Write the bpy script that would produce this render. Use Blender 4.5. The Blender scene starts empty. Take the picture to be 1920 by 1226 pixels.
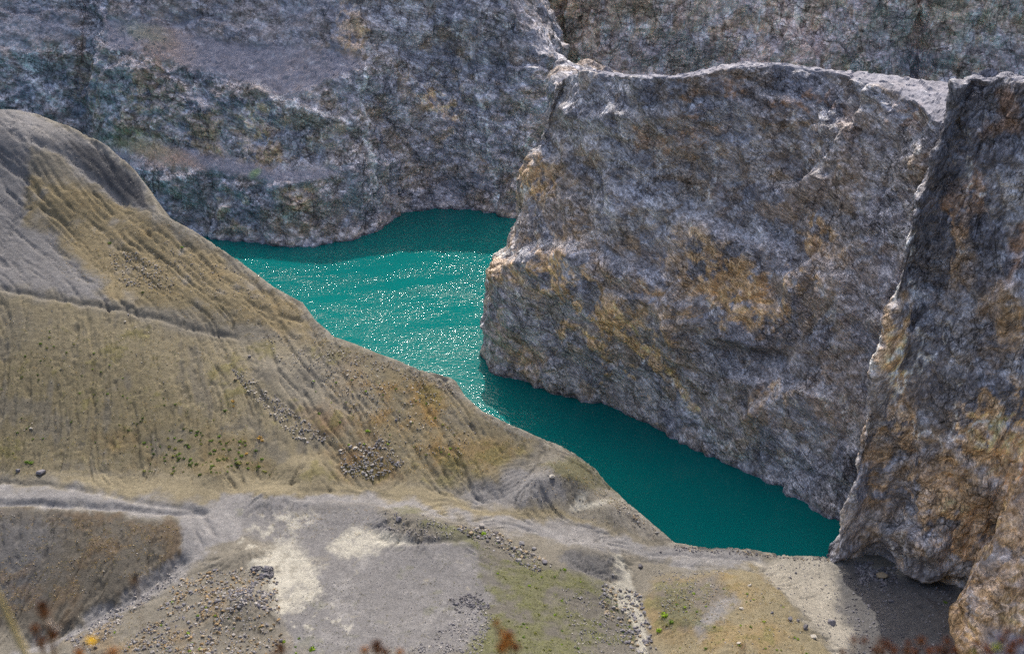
import bpy, math, random
import numpy as np
from mathutils import Vector

random.seed(7)
RNG = np.random.default_rng(7)
scene = bpy.context.scene
COL = scene.collection
Q = 1.0                                   # mesh density

# ------------------------------------------------------------------ camera, sky, sun
H, PITCH, FPX = 150.0, math.radians(25.0), 2156.0
cam_d = bpy.data.cameras.new('camera')
cam = bpy.data.objects.new('camera', cam_d)
COL.objects.link(cam)
cam.location = (0, 0, H)
cam.rotation_euler = (math.radians(90) - PITCH, 0, 0)
cam_d.sensor_width = 36.0
cam_d.lens = 36.0 * FPX / 1920.0
cam_d.clip_start, cam_d.clip_end = 0.1, 5000
cam_d.dof.use_dof = True
cam_d.dof.focus_distance = 290.0
cam_d.dof.aperture_fstop = 2.0
scene.camera = cam

SUN_AZ, SUN_EL = math.radians(2.5), math.radians(50.0)
world = bpy.data.worlds.new('World')
scene.world = world
world.use_nodes = True
wt = world.node_tree
wt.nodes.clear()
w_out = wt.nodes.new('ShaderNodeOutputWorld')
w_bg = wt.nodes.new('ShaderNodeBackground')
w_sky = wt.nodes.new('ShaderNodeTexSky')
w_sky.sky_type = 'NISHITA'
w_sky.sun_disc = False
w_sky.sun_elevation = SUN_EL
w_sky.sun_rotation = SUN_AZ
w_sky.air_density = 1.0
w_sky.dust_density = 6.0
w_sky.ozone_density = 1.0
w_bg.inputs['Strength'].default_value = 0.13
wt.links.new(w_sky.outputs[0], w_bg.inputs['Color'])
wt.links.new(w_bg.outputs[0], w_out.inputs['Surface'])

sun_d = bpy.data.lights.new('sun', 'SUN')
sun_d.energy = 2.6
sun_d.angle = math.radians(0.6)
sun_d.color = (1.0, 0.94, 0.84)
sun = bpy.data.objects.new('sun', sun_d)
COL.objects.link(sun)
S = Vector((math.sin(SUN_AZ) * math.cos(SUN_EL), math.cos(SUN_AZ) * math.cos(SUN_EL), math.sin(SUN_EL)))
sun.rotation_euler = S.to_track_quat('Z', 'Y').to_euler()
sun.location = (0, 400, 400)

vs = scene.view_settings
vs.view_transform = 'Standard'
vs.look = 'None'
vs.exposure = 0.55
vs.gamma = 1.0
vs.use_curve_mapping = False
scene.cycles.use_denoising = False           # the denoiser smears stone grain
scene.render.filter_size = 1.25

# ------------------------------------------------------------------ unprojection helpers: image pixels -> ground positions
cp, sp = math.cos(PITCH), math.sin(PITCH)

def ray(px, py):
    a, b = (px - 960.0) / FPX, -(py - 613.0) / FPX
    return np.array([a, cp + b * sp, -sp + b * cp])

def at_z(px, py, z):
    d = ray(px, py)
    return np.array([0, 0, H]) + d * ((z - H) / d[2])

def at_y(px, py, y):
    d = ray(px, py)
    return np.array([0, 0, H]) + d * (y / d[1])

def to_pixel(P):  # projects world points to image pixels through the camera
    x, y, z = P[:, 0], P[:, 1], P[:, 2] - H
    dep = y * cp - z * sp
    up = y * sp + z * cp
    return 960.0 + FPX * x / dep, 613.0 - FPX * up / dep

# ------------------------------------------------------------------ noise (vectorised)
def hsh(x, y, z, s):
    h = (x.astype(np.uint32) * np.uint32(0x8da6b343)) ^ (y.astype(np.uint32) * np.uint32(0xd8163841)) \
        ^ (z.astype(np.uint32) * np.uint32(0xcb1ab31f)) ^ np.uint32((s * 0x9E3779B1) & 0xffffffff)
    h ^= h >> np.uint32(15); h *= np.uint32(0x2c1b3c6d)
    h ^= h >> np.uint32(12); h *= np.uint32(0x297a2d39)
    h ^= h >> np.uint32(15)
    return h

def perlin(P, s=0):
    P = P.astype(np.float32)
    I = np.floor(P).astype(np.int32)
    F = P - I
    U = F * F * F * (F * (F * 6 - 15) + 10)
    out = np.zeros(len(P), np.float32)
    for dx in (0, 1):
        wx = U[:, 0] if dx else 1 - U[:, 0]
        for dy in (0, 1):
            wy = U[:, 1] if dy else 1 - U[:, 1]
            for dz in (0, 1):
                wz = U[:, 2] if dz else 1 - U[:, 2]
                h = hsh(I[:, 0] + dx, I[:, 1] + dy, I[:, 2] + dz, s)
                gx = (h & np.uint32(1023)).astype(np.float32) / 511.5 - 1
                gy = ((h >> np.uint32(10)) & np.uint32(1023)).astype(np.float32) / 511.5 - 1
                gz = ((h >> np.uint32(20)) & np.uint32(1023)).astype(np.float32) / 511.5 - 1
                out += wx * wy * wz * (gx * (F[:, 0] - dx) + gy * (F[:, 1] - dy) + gz * (F[:, 2] - dz))
    return out * 1.3

def fbm(P, scale, octv=4, s=0, gain=0.5, ridged=False):
    out = np.zeros(len(P), np.float32); a = 1.0; tot = 0
    f = 1.0 / np.asarray(scale, np.float32)
    for o in range(octv):
        n = perlin(P * f + 17.3 * o, s + o)
        if ridged: n = 1 - 2 * np.abs(n) * 1.6
        out += a * n; tot += a; a *= gain; f = f * 2.03
    return out / tot

def worley(P, s=0):
    P = P.astype(np.float32)
    I = np.floor(P).astype(np.int32)
    n = len(P)
    f1 = np.full(n, 9e9, np.float32); f2 = np.full(n, 9e9, np.float32)
    idn = np.zeros(n, np.uint32); D = np.zeros((n, 3), np.float32)
    for dx in (-1, 0, 1):
        for dy in (-1, 0, 1):
            for dz in (-1, 0, 1):
                cx, cy, cz = I[:, 0] + dx, I[:, 1] + dy, I[:, 2] + dz
                h = hsh(cx, cy, cz, s)
                ex = P[:, 0] - (cx + 0.08 + 0.84 * ((h & np.uint32(1023)).astype(np.float32) / 1023))
                ey = P[:, 1] - (cy + 0.08 + 0.84 * (((h >> np.uint32(10)) & np.uint32(1023)).astype(np.float32) / 1023))
                ez = P[:, 2] - (cz + 0.08 + 0.84 * (((h >> np.uint32(20)) & np.uint32(1023)).astype(np.float32) / 1023))
                d = ex * ex + ey * ey + ez * ez
                m = d < f1
                f2 = np.where(m, f1, np.minimum(f2, d))
                f1 = np.where(m, d, f1)
                idn = np.where(m, h, idn)
                D[m, 0] = ex[m]; D[m, 1] = ey[m]; D[m, 2] = ez[m]
    return np.sqrt(f1), np.sqrt(f2), idn, D

def rnd(idn, k):
    z = np.zeros(len(idn), np.int32)
    return (hsh(idn.astype(np.int64) & 0x7fffffff, z + k, z + 3 * k + 1, 91) & np.uint32(0xffff)).astype(np.float32) / 65535.0

def facets(P, s, tilt=0.9):
    f1, f2, i, D = worley(P, s)
    v = (rnd(i, 1) * 2 - 1) * 0.55
    for k in range(3):
        v = v + tilt * (rnd(i, 2 + k) * 2 - 1) * D[:, k]
    crack = np.clip(1 - (f2 - f1) / 0.10, 0, 1)
    return v, crack, rnd(i, 9)

def planes(P, s, rot):
    """continuous noise made of flat triangular faces (linear over a tetrahedral lattice)"""
    r = np.random.default_rng(rot); q, _ = np.linalg.qr(r.standard_normal((3, 3)))
    P = (P @ q.astype(np.float32)).astype(np.float32)
    I = np.floor(P).astype(np.int32); F = P - I
    o = np.argsort(-F, axis=1); Fs = np.take_along_axis(F, o, 1)
    def val(J): return (hsh(J[:, 0], J[:, 1], J[:, 2], s) & np.uint32(0xffff)).astype(np.float32) / 32767.5 - 1
    J = I.copy(); n = np.arange(len(P))
    out = val(J) * (1 - Fs[:, 0])
    J[n, o[:, 0]] += 1; out += val(J) * (Fs[:, 0] - Fs[:, 1])
    J[n, o[:, 1]] += 1; out += val(J) * (Fs[:, 1] - Fs[:, 2])
    J[n, o[:, 2]] += 1; out += val(J) * Fs[:, 2]
    return out

def sstep(a, b, x):
    t = np.clip((x - a) / (b - a), 0, 1)
    return t * t * (3 - 2 * t)

# ------------------------------------------------------------------ scene helpers
def tag(o, label=None, cat=None, group=None, kind=None):
    if label: o['label'] = label
    if cat: o['category'] = cat
    if group: o['group'] = group
    if kind: o['kind'] = kind
    return o

def link(name, me, mat=None, parent=None):
    o = bpy.data.objects.new(name, me)
    COL.objects.link(o)
    if mat is not None and me is not None and not me.materials: me.materials.append(mat)
    if parent is not None: o.parent = parent
    return o

def np_mesh(name, V, F, colors=None, smooth=False):
    """V (n,3), F (m,k) with k = 3 or 4"""
    me = bpy.data.meshes.new(name)
    V = np.ascontiguousarray(V, np.float32); F = np.ascontiguousarray(F, np.int32)
    me.vertices.add(len(V)); me.vertices.foreach_set('co', V.ravel())
    k = F.shape[1]
    me.loops.add(F.size); me.loops.foreach_set('vertex_index', F.ravel())
    me.polygons.add(len(F))
    me.polygons.foreach_set('loop_start', np.arange(0, F.size, k, dtype=np.int32))
    me.polygons.foreach_set('loop_total', np.full(len(F), k, np.int32))
    me.polygons.foreach_set('use_smooth', np.full(len(F), smooth, bool))
    if colors is not None:
        a = me.color_attributes.new('tint', 'FLOAT_COLOR', 'POINT')
        c = np.ones((len(V), 4), np.float32); c[:, :np.shape(colors)[1]] = colors
        a.data.foreach_set('color', c.ravel())
    me.update(calc_edges=True)
    return me

def grid_faces(nu, nv, flip=False):
    i = np.arange(nu * nv).reshape(nu, nv)
    a, b, c, d = i[:-1, :-1].ravel(), i[1:, :-1].ravel(), i[1:, 1:].ravel(), i[:-1, 1:].ravel()
    return np.stack([a, d, c, b] if flip else [a, b, c, d], 1)

def lin(*rgb):
    c = np.array(rgb, np.float32) / 255.0
    return np.where(c <= 0.04045, c / 12.92, ((c + 0.055) / 1.055) ** 2.4)

def nodes_mat(name):
    m = bpy.data.materials.new(name); m.use_nodes = True
    nt = m.node_tree; b = nt.nodes['Principled BSDF']
    return m, nt, b

def add(nt, t, **kw):
    n = nt.nodes.new(t)
    for k, v in kw.items(): setattr(n, k, v)
    return n

def tint_mat(name, grain=((0.5, 0.35), (2.5, 0.25)), bump=((0.35, 0.5, 0.25),), rough=0.95, spec=0.15, stretch=(1, 1, 1)):
    """colour from the surface's own mineral tint, broken up by procedural grain and fine relief"""
    m, nt, b = nodes_mat(name)
    L = nt.links.new
    at = add(nt, 'ShaderNodeVertexColor', layer_name='tint')
    geo = add(nt, 'ShaderNodeNewGeometry')
    mp = add(nt, 'ShaderNodeMapping'); mp.inputs['Scale'].default_value = stretch
    L(geo.outputs['Position'], mp.inputs['Vector'])
    cur = at.outputs['Color']
    for sc, amt in grain:
        n = add(nt, 'ShaderNodeTexNoise'); n.inputs['Scale'].default_value = 1.0 / sc
        n.inputs['Detail'].default_value = 5; n.inputs['Roughness'].default_value = 0.65
        L(mp.outputs[0], n.inputs['Vector'])
        r = add(nt, 'ShaderNodeMapRange')
        r.inputs['From Min'].default_value = 0.25; r.inputs['From Max'].default_value = 0.75
        r.inputs['To Min'].default_value = 1 - amt; r.inputs['To Max'].default_value = 1 + amt
        L(n.outputs['Fac'], r.inputs['Value'])
        v = add(nt, 'ShaderNodeVectorMath', operation='SCALE')
        L(cur, v.inputs[0]); L(r.outputs[0], v.inputs['Scale'])
        cur = v.outputs[0]
    L(cur, b.inputs['Base Color'])
    nrm = None
    for sc, dist, strength in bump:
        n = add(nt, 'ShaderNodeTexNoise'); n.inputs['Scale'].default_value = 1.0 / sc
        n.inputs['Detail'].default_value = 6; n.inputs['Roughness'].default_value = 0.7
        L(mp.outputs[0], n.inputs['Vector'])
        bp = add(nt, 'ShaderNodeBump'); bp.inputs['Distance'].default_value = dist; bp.inputs['Strength'].default_value = strength
        L(n.outputs['Fac'], bp.inputs['Height'])
        if nrm is not None: L(nrm, bp.inputs['Normal'])
        nrm = bp.outputs[0]
    if nrm is not None: L(nrm, b.inputs['Normal'])
    b.inputs['Roughness'].default_value = rough
    b.inputs['Specular IOR Level'].default_value = spec
    return m

def plain_mat(name, rgb, var=0.25, scale=0.05, rough=0.85, trans=0.0):
    m, nt, b = nodes_mat(name); L = nt.links.new
    n = add(nt, 'ShaderNodeTexNoise'); n.inputs['Scale'].default_value = 1 / scale; n.inputs['Detail'].default_value = 4
    geo = add(nt, 'ShaderNodeNewGeometry'); L(geo.outputs['Position'], n.inputs['Vector'])
    mx = add(nt, 'ShaderNodeMix', data_type='RGBA')
    c = np.array(rgb)
    mx.inputs['A'].default_value = (*np.clip(c * (1 - var), 0, 1), 1)
    mx.inputs['B'].default_value = (*np.clip(c * (1 + var), 0, 1), 1)
    L(n.outputs['Fac'], mx.inputs['Factor']); L(mx.outputs['Result'], b.inputs['Base Color'])
    b.inputs['Roughness'].default_value = rough
    b.inputs['Specular IOR Level'].default_value = 0.2
    return m

# ------------------------------------------------------------------ masks in image pixels (mineral colour zones, a few of painted shade)
def seg_dist(x, y, pts):
    d = np.full(len(x), 9e9, np.float32); t_at = np.zeros(len(x), np.float32)
    for k in range(len(pts) - 1):
        (x0, y0), (x1, y1) = pts[k][:2], pts[k + 1][:2]
        dx, dy = x1 - x0, y1 - y0
        t = np.clip(((x - x0) * dx + (y - y0) * dy) / (dx * dx + dy * dy + 1e-9), 0, 1)
        e = np.hypot(x - x0 - t * dx, y - y0 - t * dy)
        m = e < d; d = np.where(m, e, d); t_at = np.where(m, k + t, t_at)
    return d, t_at

def inside(x, y, poly):
    c = np.zeros(len(x), bool); n = len(poly)
    for i in range(n):
        x0, y0 = poly[i][:2]; x1, y1 = poly[(i + 1) % n][:2]
        m = ((y0 > y) != (y1 > y)) & (x < (x1 - x0) * (y - y0) / ((y1 - y0) + 1e-9) + x0)
        c ^= m
    return c

def zone(x, y, poly, feather):
    d, _ = seg_dist(x, y, list(poly) + [poly[0]])
    s = np.where(inside(x, y, poly), d, -d)
    return sstep(-feather, feather, s)

def blob(x, y, cx, cy, rx, ry, rot=0.0, f=0.5):
    c, s = math.cos(math.radians(rot)), math.sin(math.radians(rot))
    u = ((x - cx) * c + (y - cy) * s) / rx; v = (-(x - cx) * s + (y - cy) * c) / ry
    return 1 - sstep(1 - f, 1 + f, np.hypot(u, v))

# ================================================================== THE LAND (spoil hill, quarry floor)
EDGE = [(-260,170,76),(-120,188,74),(0,200,72),(70,219,69),(135,247,66),(200,281,62),(248,324,57),(276,362,52.4),(294,400,49.6),
        (370,440,45),(440,487,40),(510,540,36),(562,568,33.5),(585,600,31.5),(622,632,30),(700,662,28),(780,692,26),(848,712,23.5),
        (866,742,21.7),(900,772,20),(1000,818,15.3),(1060,845,12.6),(1110,872,10),(1150,915,7),(1172,945,5.5),(1230,990,4),
        (1262,1020,2.6),(1330,1028,2.2),(1400,1030,2),(1440,1038,1.5),(1500,1045,0.9),(1556,1046,0.8),(1600,1010,0.9),(1760,960,1.0),(2300,960,1.0)]
CTRL = [  # upper slope
        (0,225,70),(60,262,66),(130,300,60.8),(200,345,55),(240,385,50.5),(0,330,58.4),(0,430,49),(-120,430,50),(-120,330,60),
        (90,430,48),(180,430,46.8),(270,470,43),(200,510,40),(330,510,39.5),(420,560,35),(520,590,32.5),(120,370,54),
        (0,530,41),(0,548,39.8),(-120,535,42),(100,545,39),(200,567,36.5),(300,594,33.5),(430,627,29.6),(480,614,30.4),(560,610,30.6),
        # lower slope
        (0,640,32.3),(0,750,24.7),(0,840,18.6),(-120,750,25),(250,640,30.6),(250,750,23.3),(250,840,17.6),(500,700,25.5),(500,750,22),(500,840,17),
        (620,690,26.3),(700,780,20.6),(700,850,16.2),(600,800,19.5),(800,780,20),(850,850,15.5),(900,850,14.8),(960,860,13),(1000,900,10.6),
        # road
        (-120,905,15.5),(0,902,15),(0,935,14.6),(250,905,14),(500,908,13),(700,912,12.4),(830,928,11),(900,950,9.6),(1000,972,7.6),(1100,990,5.6),(1180,1010,3.6),
        (1250,1032,2.4),(1330,1045,2.0),(1400,1050,1.8),(1500,1062,1.1),
        # lower left mound and gully
        (-120,962,14.8),(0,960,14.5),(150,958,14.3),(300,965,13.6),(345,1000,12.6),(150,1060,9.8),(0,1080,8.6),(0,1180,3.6),(150,1165,5.6),(250,1080,9.6),
        (350,1035,11.0),(270,1092,8.6),(200,1132,6.8),(100,1192,4.2),(0,1245,2.4),(-120,1240,2.0),
        (300,1130,9.6),(200,1190,7.6),(400,1100,11),(460,1120,11.2),(300,1210,9),(420,1226,10),(150,1250,6.5),(-50,1330,3),
        # floor
        (420,960,12.6),(500,960,12.1),(600,1000,11.3),(700,1000,11.2),(600,1100,10.6),(700,1060,10.7),(800,1100,10.4),(600,1226,10.6),(800,1226,11.2),
        (740,965,12.6),(800,985,12.8),(880,1005,11.8),(870,1100,10.8),(900,1040,10.8),(960,1050,9.2),(1040,1075,7.0),(1130,1100,4.6),
        (950,1130,9.4),(1050,1150,6.8),(900,1226,10.6),(1050,1226,7.2),(1000,1000,7.2),(1080,1030,5.6),
        # gully and right mound
        (1150,1045,3.6),(1175,1085,2.4),(1175,1120,2.2),(1200,1170,2.0),(1225,1226,1.8),(1130,1150,4.2),(1170,1226,4.0),
        (1230,1075,2.9),(1250,1110,4.2),(1290,1080,4.0),(1300,1150,6.2),(1290,1226,4.8),(1400,1075,5.6),(1380,1120,7),(1450,1130,6.4),(1440,1190,7.6),(1500,1226,6.8),(1360,1226,7.6),
        (1470,1080,1.7),(1520,1110,1.8),(1560,1150,2.1),(1590,1226,2.9),(1650,1226,3.2),(1600,1062,1.1),(1680,1125,2.4),(1740,1150,4),(1790,1120,4.4),(1770,1226,4.6),(1900,1226,6),
        (1900,1100,5),(2200,1200,8),(1700,1330,5),(1300,1400,7),(900,1400,11),(500,1400,11),(100,1400,8),(-200,1400,4)]
edgeW = np.array([at_z(*e) for e in EDGE])
ctrlW = np.array([at_z(*c) for c in CTRL])
fitP = np.concatenate([edgeW[:-2], ctrlW])
def mq(dx, dy): return np.sqrt(dx * dx + dy * dy + 3.0 ** 2)
A = mq(fitP[:, 0][:, None] - fitP[:, 0][None], fitP[:, 1][:, None] - fitP[:, 1][None])
n_ = len(fitP)
M = np.zeros((n_ + 3, n_ + 3)); M[:n_, :n_] = A - np.eye(n_) * 0.6
M[:n_, n_] = 1; M[:n_, n_ + 1] = fitP[:, 0]; M[:n_, n_ + 2] = fitP[:, 1]; M[n_:, :n_] = M[:n_, n_:].T
W = np.linalg.solve(M, np.concatenate([fitP[:, 2], np.zeros(3)]))

# gaussian heaps and hollows: image pixel, height guess, amplitude, radius
HEAPS = [(1040,905,10,1.6,5),(1010,930,8,1.4,3),(930,935,9,-.8,4),(1085,925,7,1.6,3),(1060,880,11,1.4,5),(1130,900,8,-1.2,5),(1150,965,5,1.6,4),
         (1120,1050,4,2.2,6),(1080,1045,5,.9,5),(500,935,12.6,1.6,4),(560,938,12.5,1.1,5),(640,950,12,.8,5),(470,1045,11,1.3,3),(425,1060,11,1.0,3.5),(495,1072,11,1.1,2.5),(470,1130,11,1.3,4),(430,1150,11,.9,4),
         (495,1160,10.8,1.1,4),(800,985,12,1.2,6),(740,970,12,.8,4),(1390,1215,8,.6,4),(400,890,15,1.2,3),(545,880,15,1.0,3),(590,885,15,1.3,4),(1740,1165,4,1.2,7),
         (925,890,13,.9,4),(90,232,66,0.7,4.5),(140,252,65,0.9,4.5),(195,282,61,1.0,4.5),(240,324,56,1.0,4.5),(272,362,52,0.9,4),(286,384,50,0.6,3.5),(985,945,8,1.0,3)]
heapW = [(at_z(a, b, c), d, e) for a, b, c, d, e in HEAPS]

def land_z(X, Y):
    z = W[n_] + W[n_ + 1] * X + W[n_ + 2] * Y
    for k in range(n_): z = z + W[k] * mq(X - fitP[k, 0], Y - fitP[k, 1])
    d, ta = seg_dist(X, Y, edgeW[:, :2])
    poly = [tuple(p[:2]) for p in edgeW] + [(400, 60), (-400, 60)]
    ins = inside(X, Y, poly)
    k = np.clip(ta.astype(int), 0, len(edgeW) - 2); f = ta - k
    ze = edgeW[k, 2] * (1 - f) + edgeW[k + 1, 2] * f
    w = np.where(ins, 0, sstep(0, 2.0, d))
    zout = ze - np.maximum(0, d - 0.4) * 1.7
    z = np.where(ins, z, z * (1 - w) + zout * w)
    z = np.where(ins, z, np.minimum(z, zout + 0.6))
    for (c, a, r) in heapW:
        z = z + a * np.exp(-((X - c[0]) ** 2 + (Y - c[1]) ** 2) / (r * r))
    return z, np.where(ins, -d, d)

NT, NR = int(940 * Q), int(630 * Q)
th = np.radians(np.linspace(-30, 33, NT)); rr = np.linspace(138, 338, NR)
TH, RR = np.meshgrid(th, rr, indexing='ij')
LX, LY = (RR * np.sin(TH)).ravel(), (RR * np.cos(TH)).ravel()
LZ, SD = land_z(LX, LY)
# downslope rills: smear noise along the fall line
gx0, gy0, gs = -200.0, 60.0, 1.0
GX, GY = np.meshgrid(np.arange(gx0, 200, gs), np.arange(gy0, 345, gs), indexing='ij')
GZ, _ = land_z(GX.ravel(), GY.ravel()); GZ = GZ.reshape(GX.shape)
gX, gY = np.gradient(GZ, gs)
gm = np.hypot(gX, gY) + 1e-4
slope_g = gm.copy(); gX, gY = gX / gm, gY / gm
qx, qy = to_pixel(np.stack([GX.ravel(), GY.ravel(), GZ.ravel()], 1))
def lean(poly, vx, vy, amt, f=40):
    """bends rills off the fall line inside a pixel polygon, matching the image"""
    global gX, gY
    w = (zone(qx, qy, poly, f) * amt).reshape(GX.shape)
    gX = gX * (1 - w) - vx * w; gY = gY * (1 - w) - vy * w
    k = np.hypot(gX, gY) + 1e-6; gX, gY = gX / k, gY / k
lean([(-100,180),(150,220),(300,390),(600,600),(500,625),(200,570),(-100,540)], .86, -.50, .85)
lean([(330,600),(640,640),(1000,830),(900,890),(640,890),(430,760)], .66, -.75, .8)
lean([(-200,600),(330,620),(420,860),(-200,880)], .26, -.96, .7)
wig = .55 * fbm(np.stack([GX.ravel(), GY.ravel(), GZ.ravel()], 1), 9.0, 3, 140).reshape(GX.shape)
gX, gY = gX * np.cos(wig) - gY * np.sin(wig), gX * np.sin(wig) + gY * np.cos(wig)
ns = 0.28
NXs, NYs = int(400 / ns), int(285 / ns)
def soft_noise(wd, seed):
    r = np.random.default_rng(seed)
    a = r.standard_normal((NXs, NYs)).astype(np.float32)
    fx = np.fft.fftfreq(NXs)[:, None]; fy = np.fft.fftfreq(NYs)[None]
    g = np.exp(-2 * (np.pi * wd / ns) ** 2 * (fx ** 2 + fy ** 2))
    a = np.fft.ifft2(np.fft.fft2(a) * g).real.astype(np.float32)
    return a / a.std()
def gsamp(G, x, y, x0, y0, s):
    u = np.clip((x - x0) / s, 0, G.shape[0] - 1.01); v = np.clip((y - y0) / s, 0, G.shape[1] - 1.01)
    i, j = u.astype(np.int32), v.astype(np.int32); f, g = (u - i).astype(np.float32), (v - j).astype(np.float32)
    return G[i, j] * (1 - f) * (1 - g) + G[i + 1, j] * f * (1 - g) + G[i, j + 1] * (1 - f) * g + G[i + 1, j + 1] * f * g
def smear(N, steps, h):
    acc = np.zeros(len(LX), np.float32); wsum = 0
    for sgn in (1, -1):
        x, y = LX.astype(np.float32).copy(), LY.astype(np.float32).copy()
        for k in range(steps):
            w = 1 - k / steps
            acc += w * gsamp(N, x, y, gx0, gy0, ns); wsum += w
            i = np.clip((x - gx0).astype(np.int32), 0, GX.shape[0] - 1); j = np.clip((y - gy0).astype(np.int32), 0, GX.shape[1] - 1)
            x += sgn * h * gX[i, j]; y += sgn * h * gY[i, j]
    return acc / acc.std()
rillA = smear(soft_noise(0.60, 1), 22, 0.8)
rillB = smear(soft_noise(0.36, 2), 20, 0.6)
rillC = smear(soft_noise(0.42, 3), 18, 0.6)
LS = gsamp(slope_g.astype(np.float32), LX, LY, gx0, gy0, gs)
P0 = np.stack([LX, LY, LZ], 1)
bx, by = to_pixel(P0)
wob = fbm(P0, 6.0, 4, 40); wob2 = fbm(P0, 6.0, 4, 50); wobS = fbm(P0, 1.3, 3, 60)
ux, uy = bx + 46 * wob + 14 * wobS, by + 30 * wob2 + 8 * wobS            # ragged borders
n8 = fbm(P0, 9.0, 4, 70); n2 = fbm(P0, 2.2, 4, 75); n05 = fbm(P0, 0.6, 2, 80); n30 = fbm(P0, 28.0, 3, 85)
on_slope = sstep(0.12, 0.32, LS)
Z = lambda poly, f=10: zone(ux, uy, poly, f)

# zones (image pixels)
hill_lo = Z([(-200,560),(60,560),(200,590),(430,640),(520,640),(640,650),(780,700),(870,760),(1000,830),(900,900),(760,915),(500,895),(250,885),(-200,885)], 14)
hill_up = Z([(60,330),(130,330),(300,420),(420,490),(560,580),(600,650),(470,605),(300,570),(220,560),(100,430),(40,400)], 14)
grey_up = Z([(-200,180),(0,200),(75,225),(50,330),(35,420),(95,440),(200,560),(80,540),(-200,530)], 10)
crest = Z([(0,200),(80,215),(140,240),(210,280),(270,340),(292,400),(240,385),(130,305),(60,265),(0,230)], 6)
road = Z([(-200,905),(150,915),(330,945),(520,925),(700,925),(900,960),(1100,985),(1250,1025),(1420,1035),(1450,1060),(1300,1060),(1190,1040),(1000,1010),(860,970),(700,945),(560,950),(420,1010),(340,1090),(200,1170),(60,1226),(20,1226),(200,1130),(350,1020),(330,975),(200,950),(-200,935)], 8)
tanrd = Z([(100,890),(500,890),(830,920),(1000,945),(1240,1020),(1100,1000),(900,975),(650,930),(420,935),(200,925)], 8)
pad = Z([(420,950),(700,945),(740,1000),(900,1010),(950,1090),(880,1226),(520,1226),(520,1100),(600,1050),(480,1010)], 14)
mound_l = Z([(-200,950),(200,955),(350,990),(330,1060),(230,1120),(80,1180),(-200,1200)], 8)
rub_l = Z([(360,1060),(520,1040),(540,1226),(200,1226),(120,1210),(270,1120)], 12)
right_sl = Z([(740,950),(900,1000),(1130,1100),(1180,1160),(1230,1240),(860,1240),(930,1130),(900,1040)], 10)
mound_r = Z([(1230,1080),(1400,1060),(1450,1090),(1510,1170),(1580,1240),(1240,1240),(1200,1140)], 10)
sand = Z([(1400,1050),(1560,1040),(1800,1100),(1800,1240),(1580,1240),(1510,1150),(1440,1080)], 10)
spur = Z([(980,870),(1080,850),(1180,930),(1260,1010),(1150,985),(1090,900)], 8)
cream1 = zone(bx + 22 * wob + 26 * wobS, by + 14 * wob2 + 12 * wobS, [(610,1030),(660,985),(690,990),(770,1010),(700,1035),(640,1045)], 9)
cream1 = np.maximum(cream1, zone(bx + 26 * wob + 30 * wobS, by + 12 * wob2 + 12 * wobS, [(470,1050),(545,1010),(590,1050),(605,1110),(560,1140),(520,1150),(500,1100),(480,1075)], 12))
cream2 = zone(bx + 60 * wob + 30 * wobS, by + 30 * wob2 + 14 * wobS, [(430,1030),(500,960),(580,945),(600,970),(540,1010)], 10) * sstep(-.1, .3, n2)
cream3 = zone(bx + 16 * wob + 12 * wobS, by + 14 * wob2, [(1150,1040),(1165,1035),(1185,1100),(1205,1150),(1215,1226),(1195,1226),(1180,1160),(1130,1105),(1165,1085)], 6)
cream4 = zone(bx + 20 * wob + 16 * wobS, by + 16 * wob2, [(1075,955),(1090,915),(1105,920),(1100,940),(1150,938),(1120,948)], 5)
cream5 = zone(bx + 50 * wob, by + 30 * wob2, [(520,1100),(620,1120),(680,1180),(560,1200),(520,1160)], 20) * sstep(.12, .3, n2)

C = dict(grey=lin(146,144,146), greyd=lin(112,112,116), greyl=lin(165,162,160), tan=lin(152,139,104), tand=lin(126,116,86), ochre=lin(160,132,76),
         rust=lin(142,104,58), brown=lin(100,90,70), green=lin(116,120,60), cream=lin(212,207,190), sand=lin(178,170,154), creamd=lin(196,186,158))
C = {k: ((v * .72 + v.mean() * .28) * np.float32(.58 if 'cream' in k else .76)) for k, v in C.items()}
col = np.tile(C['tand'] * 0.6 + C['grey'] * 0.4, (len(LX), 1)).astype(np.float32)
def paint(m, c, amt=1.0):
    global col
    m = np.clip(m * amt, 0, 1)[:, None]
    col = col * (1 - m) + np.asarray(c, np.float32)[None] * m
paint(hill_lo, C['tan'], .85)
paint(hill_lo * sstep(-.1, .35, n30 + .4 * rillA * .2), C['greyd'] * .5 + C['tan'] * .5, .7)
paint(hill_lo * zone(ux, uy, [(-200,620),(260,680),(420,800),(520,890),(-200,890)], 40), C['tand'], .75)
paint(hill_lo * zone(ux, uy, [(150,800),(480,790),(520,890),(160,890)], 30) * sstep(-.15, .25, n8), C['rust'] * .7 + C['green'] * .3, .55)
paint(hill_lo * zone(ux, uy, [(640,680),(800,720),(960,840),(900,880),(700,800),(600,720)], 30) * sstep(-.25, .2, n8), C['ochre'], .8)
paint(hill_lo * zone(ux, uy, [(560,760),(640,760),(760,900),(640,880)], 30) * sstep(-.2, .2, n8 + .3 * n2), C['rust'], .8)
paint(hill_lo * zone(ux, uy, [(620,690),(760,700),(880,800),(820,860),(680,780)], 30) * sstep(-.05, .3, n8 + .5 * n2), C['ochre'] * .5 + lin(170,118,56) * .34, .75)
paint(hill_lo * zone(ux, uy, [(440,650),(640,660),(720,760),(640,800),(520,740)], 30), C['greyl'] * .5 + C['tan'] * .5, .6)
paint(hill_lo * sstep(.12, .35, n8 + .5 * n2) , C['green'] * .7 + C['ochre'] * .3, .6)
paint(hill_lo * sstep(.1, .35, -n8 + .3 * rillC * .3), C['greyd'] * .6 + C['tand'] * .4, .55)
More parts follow.
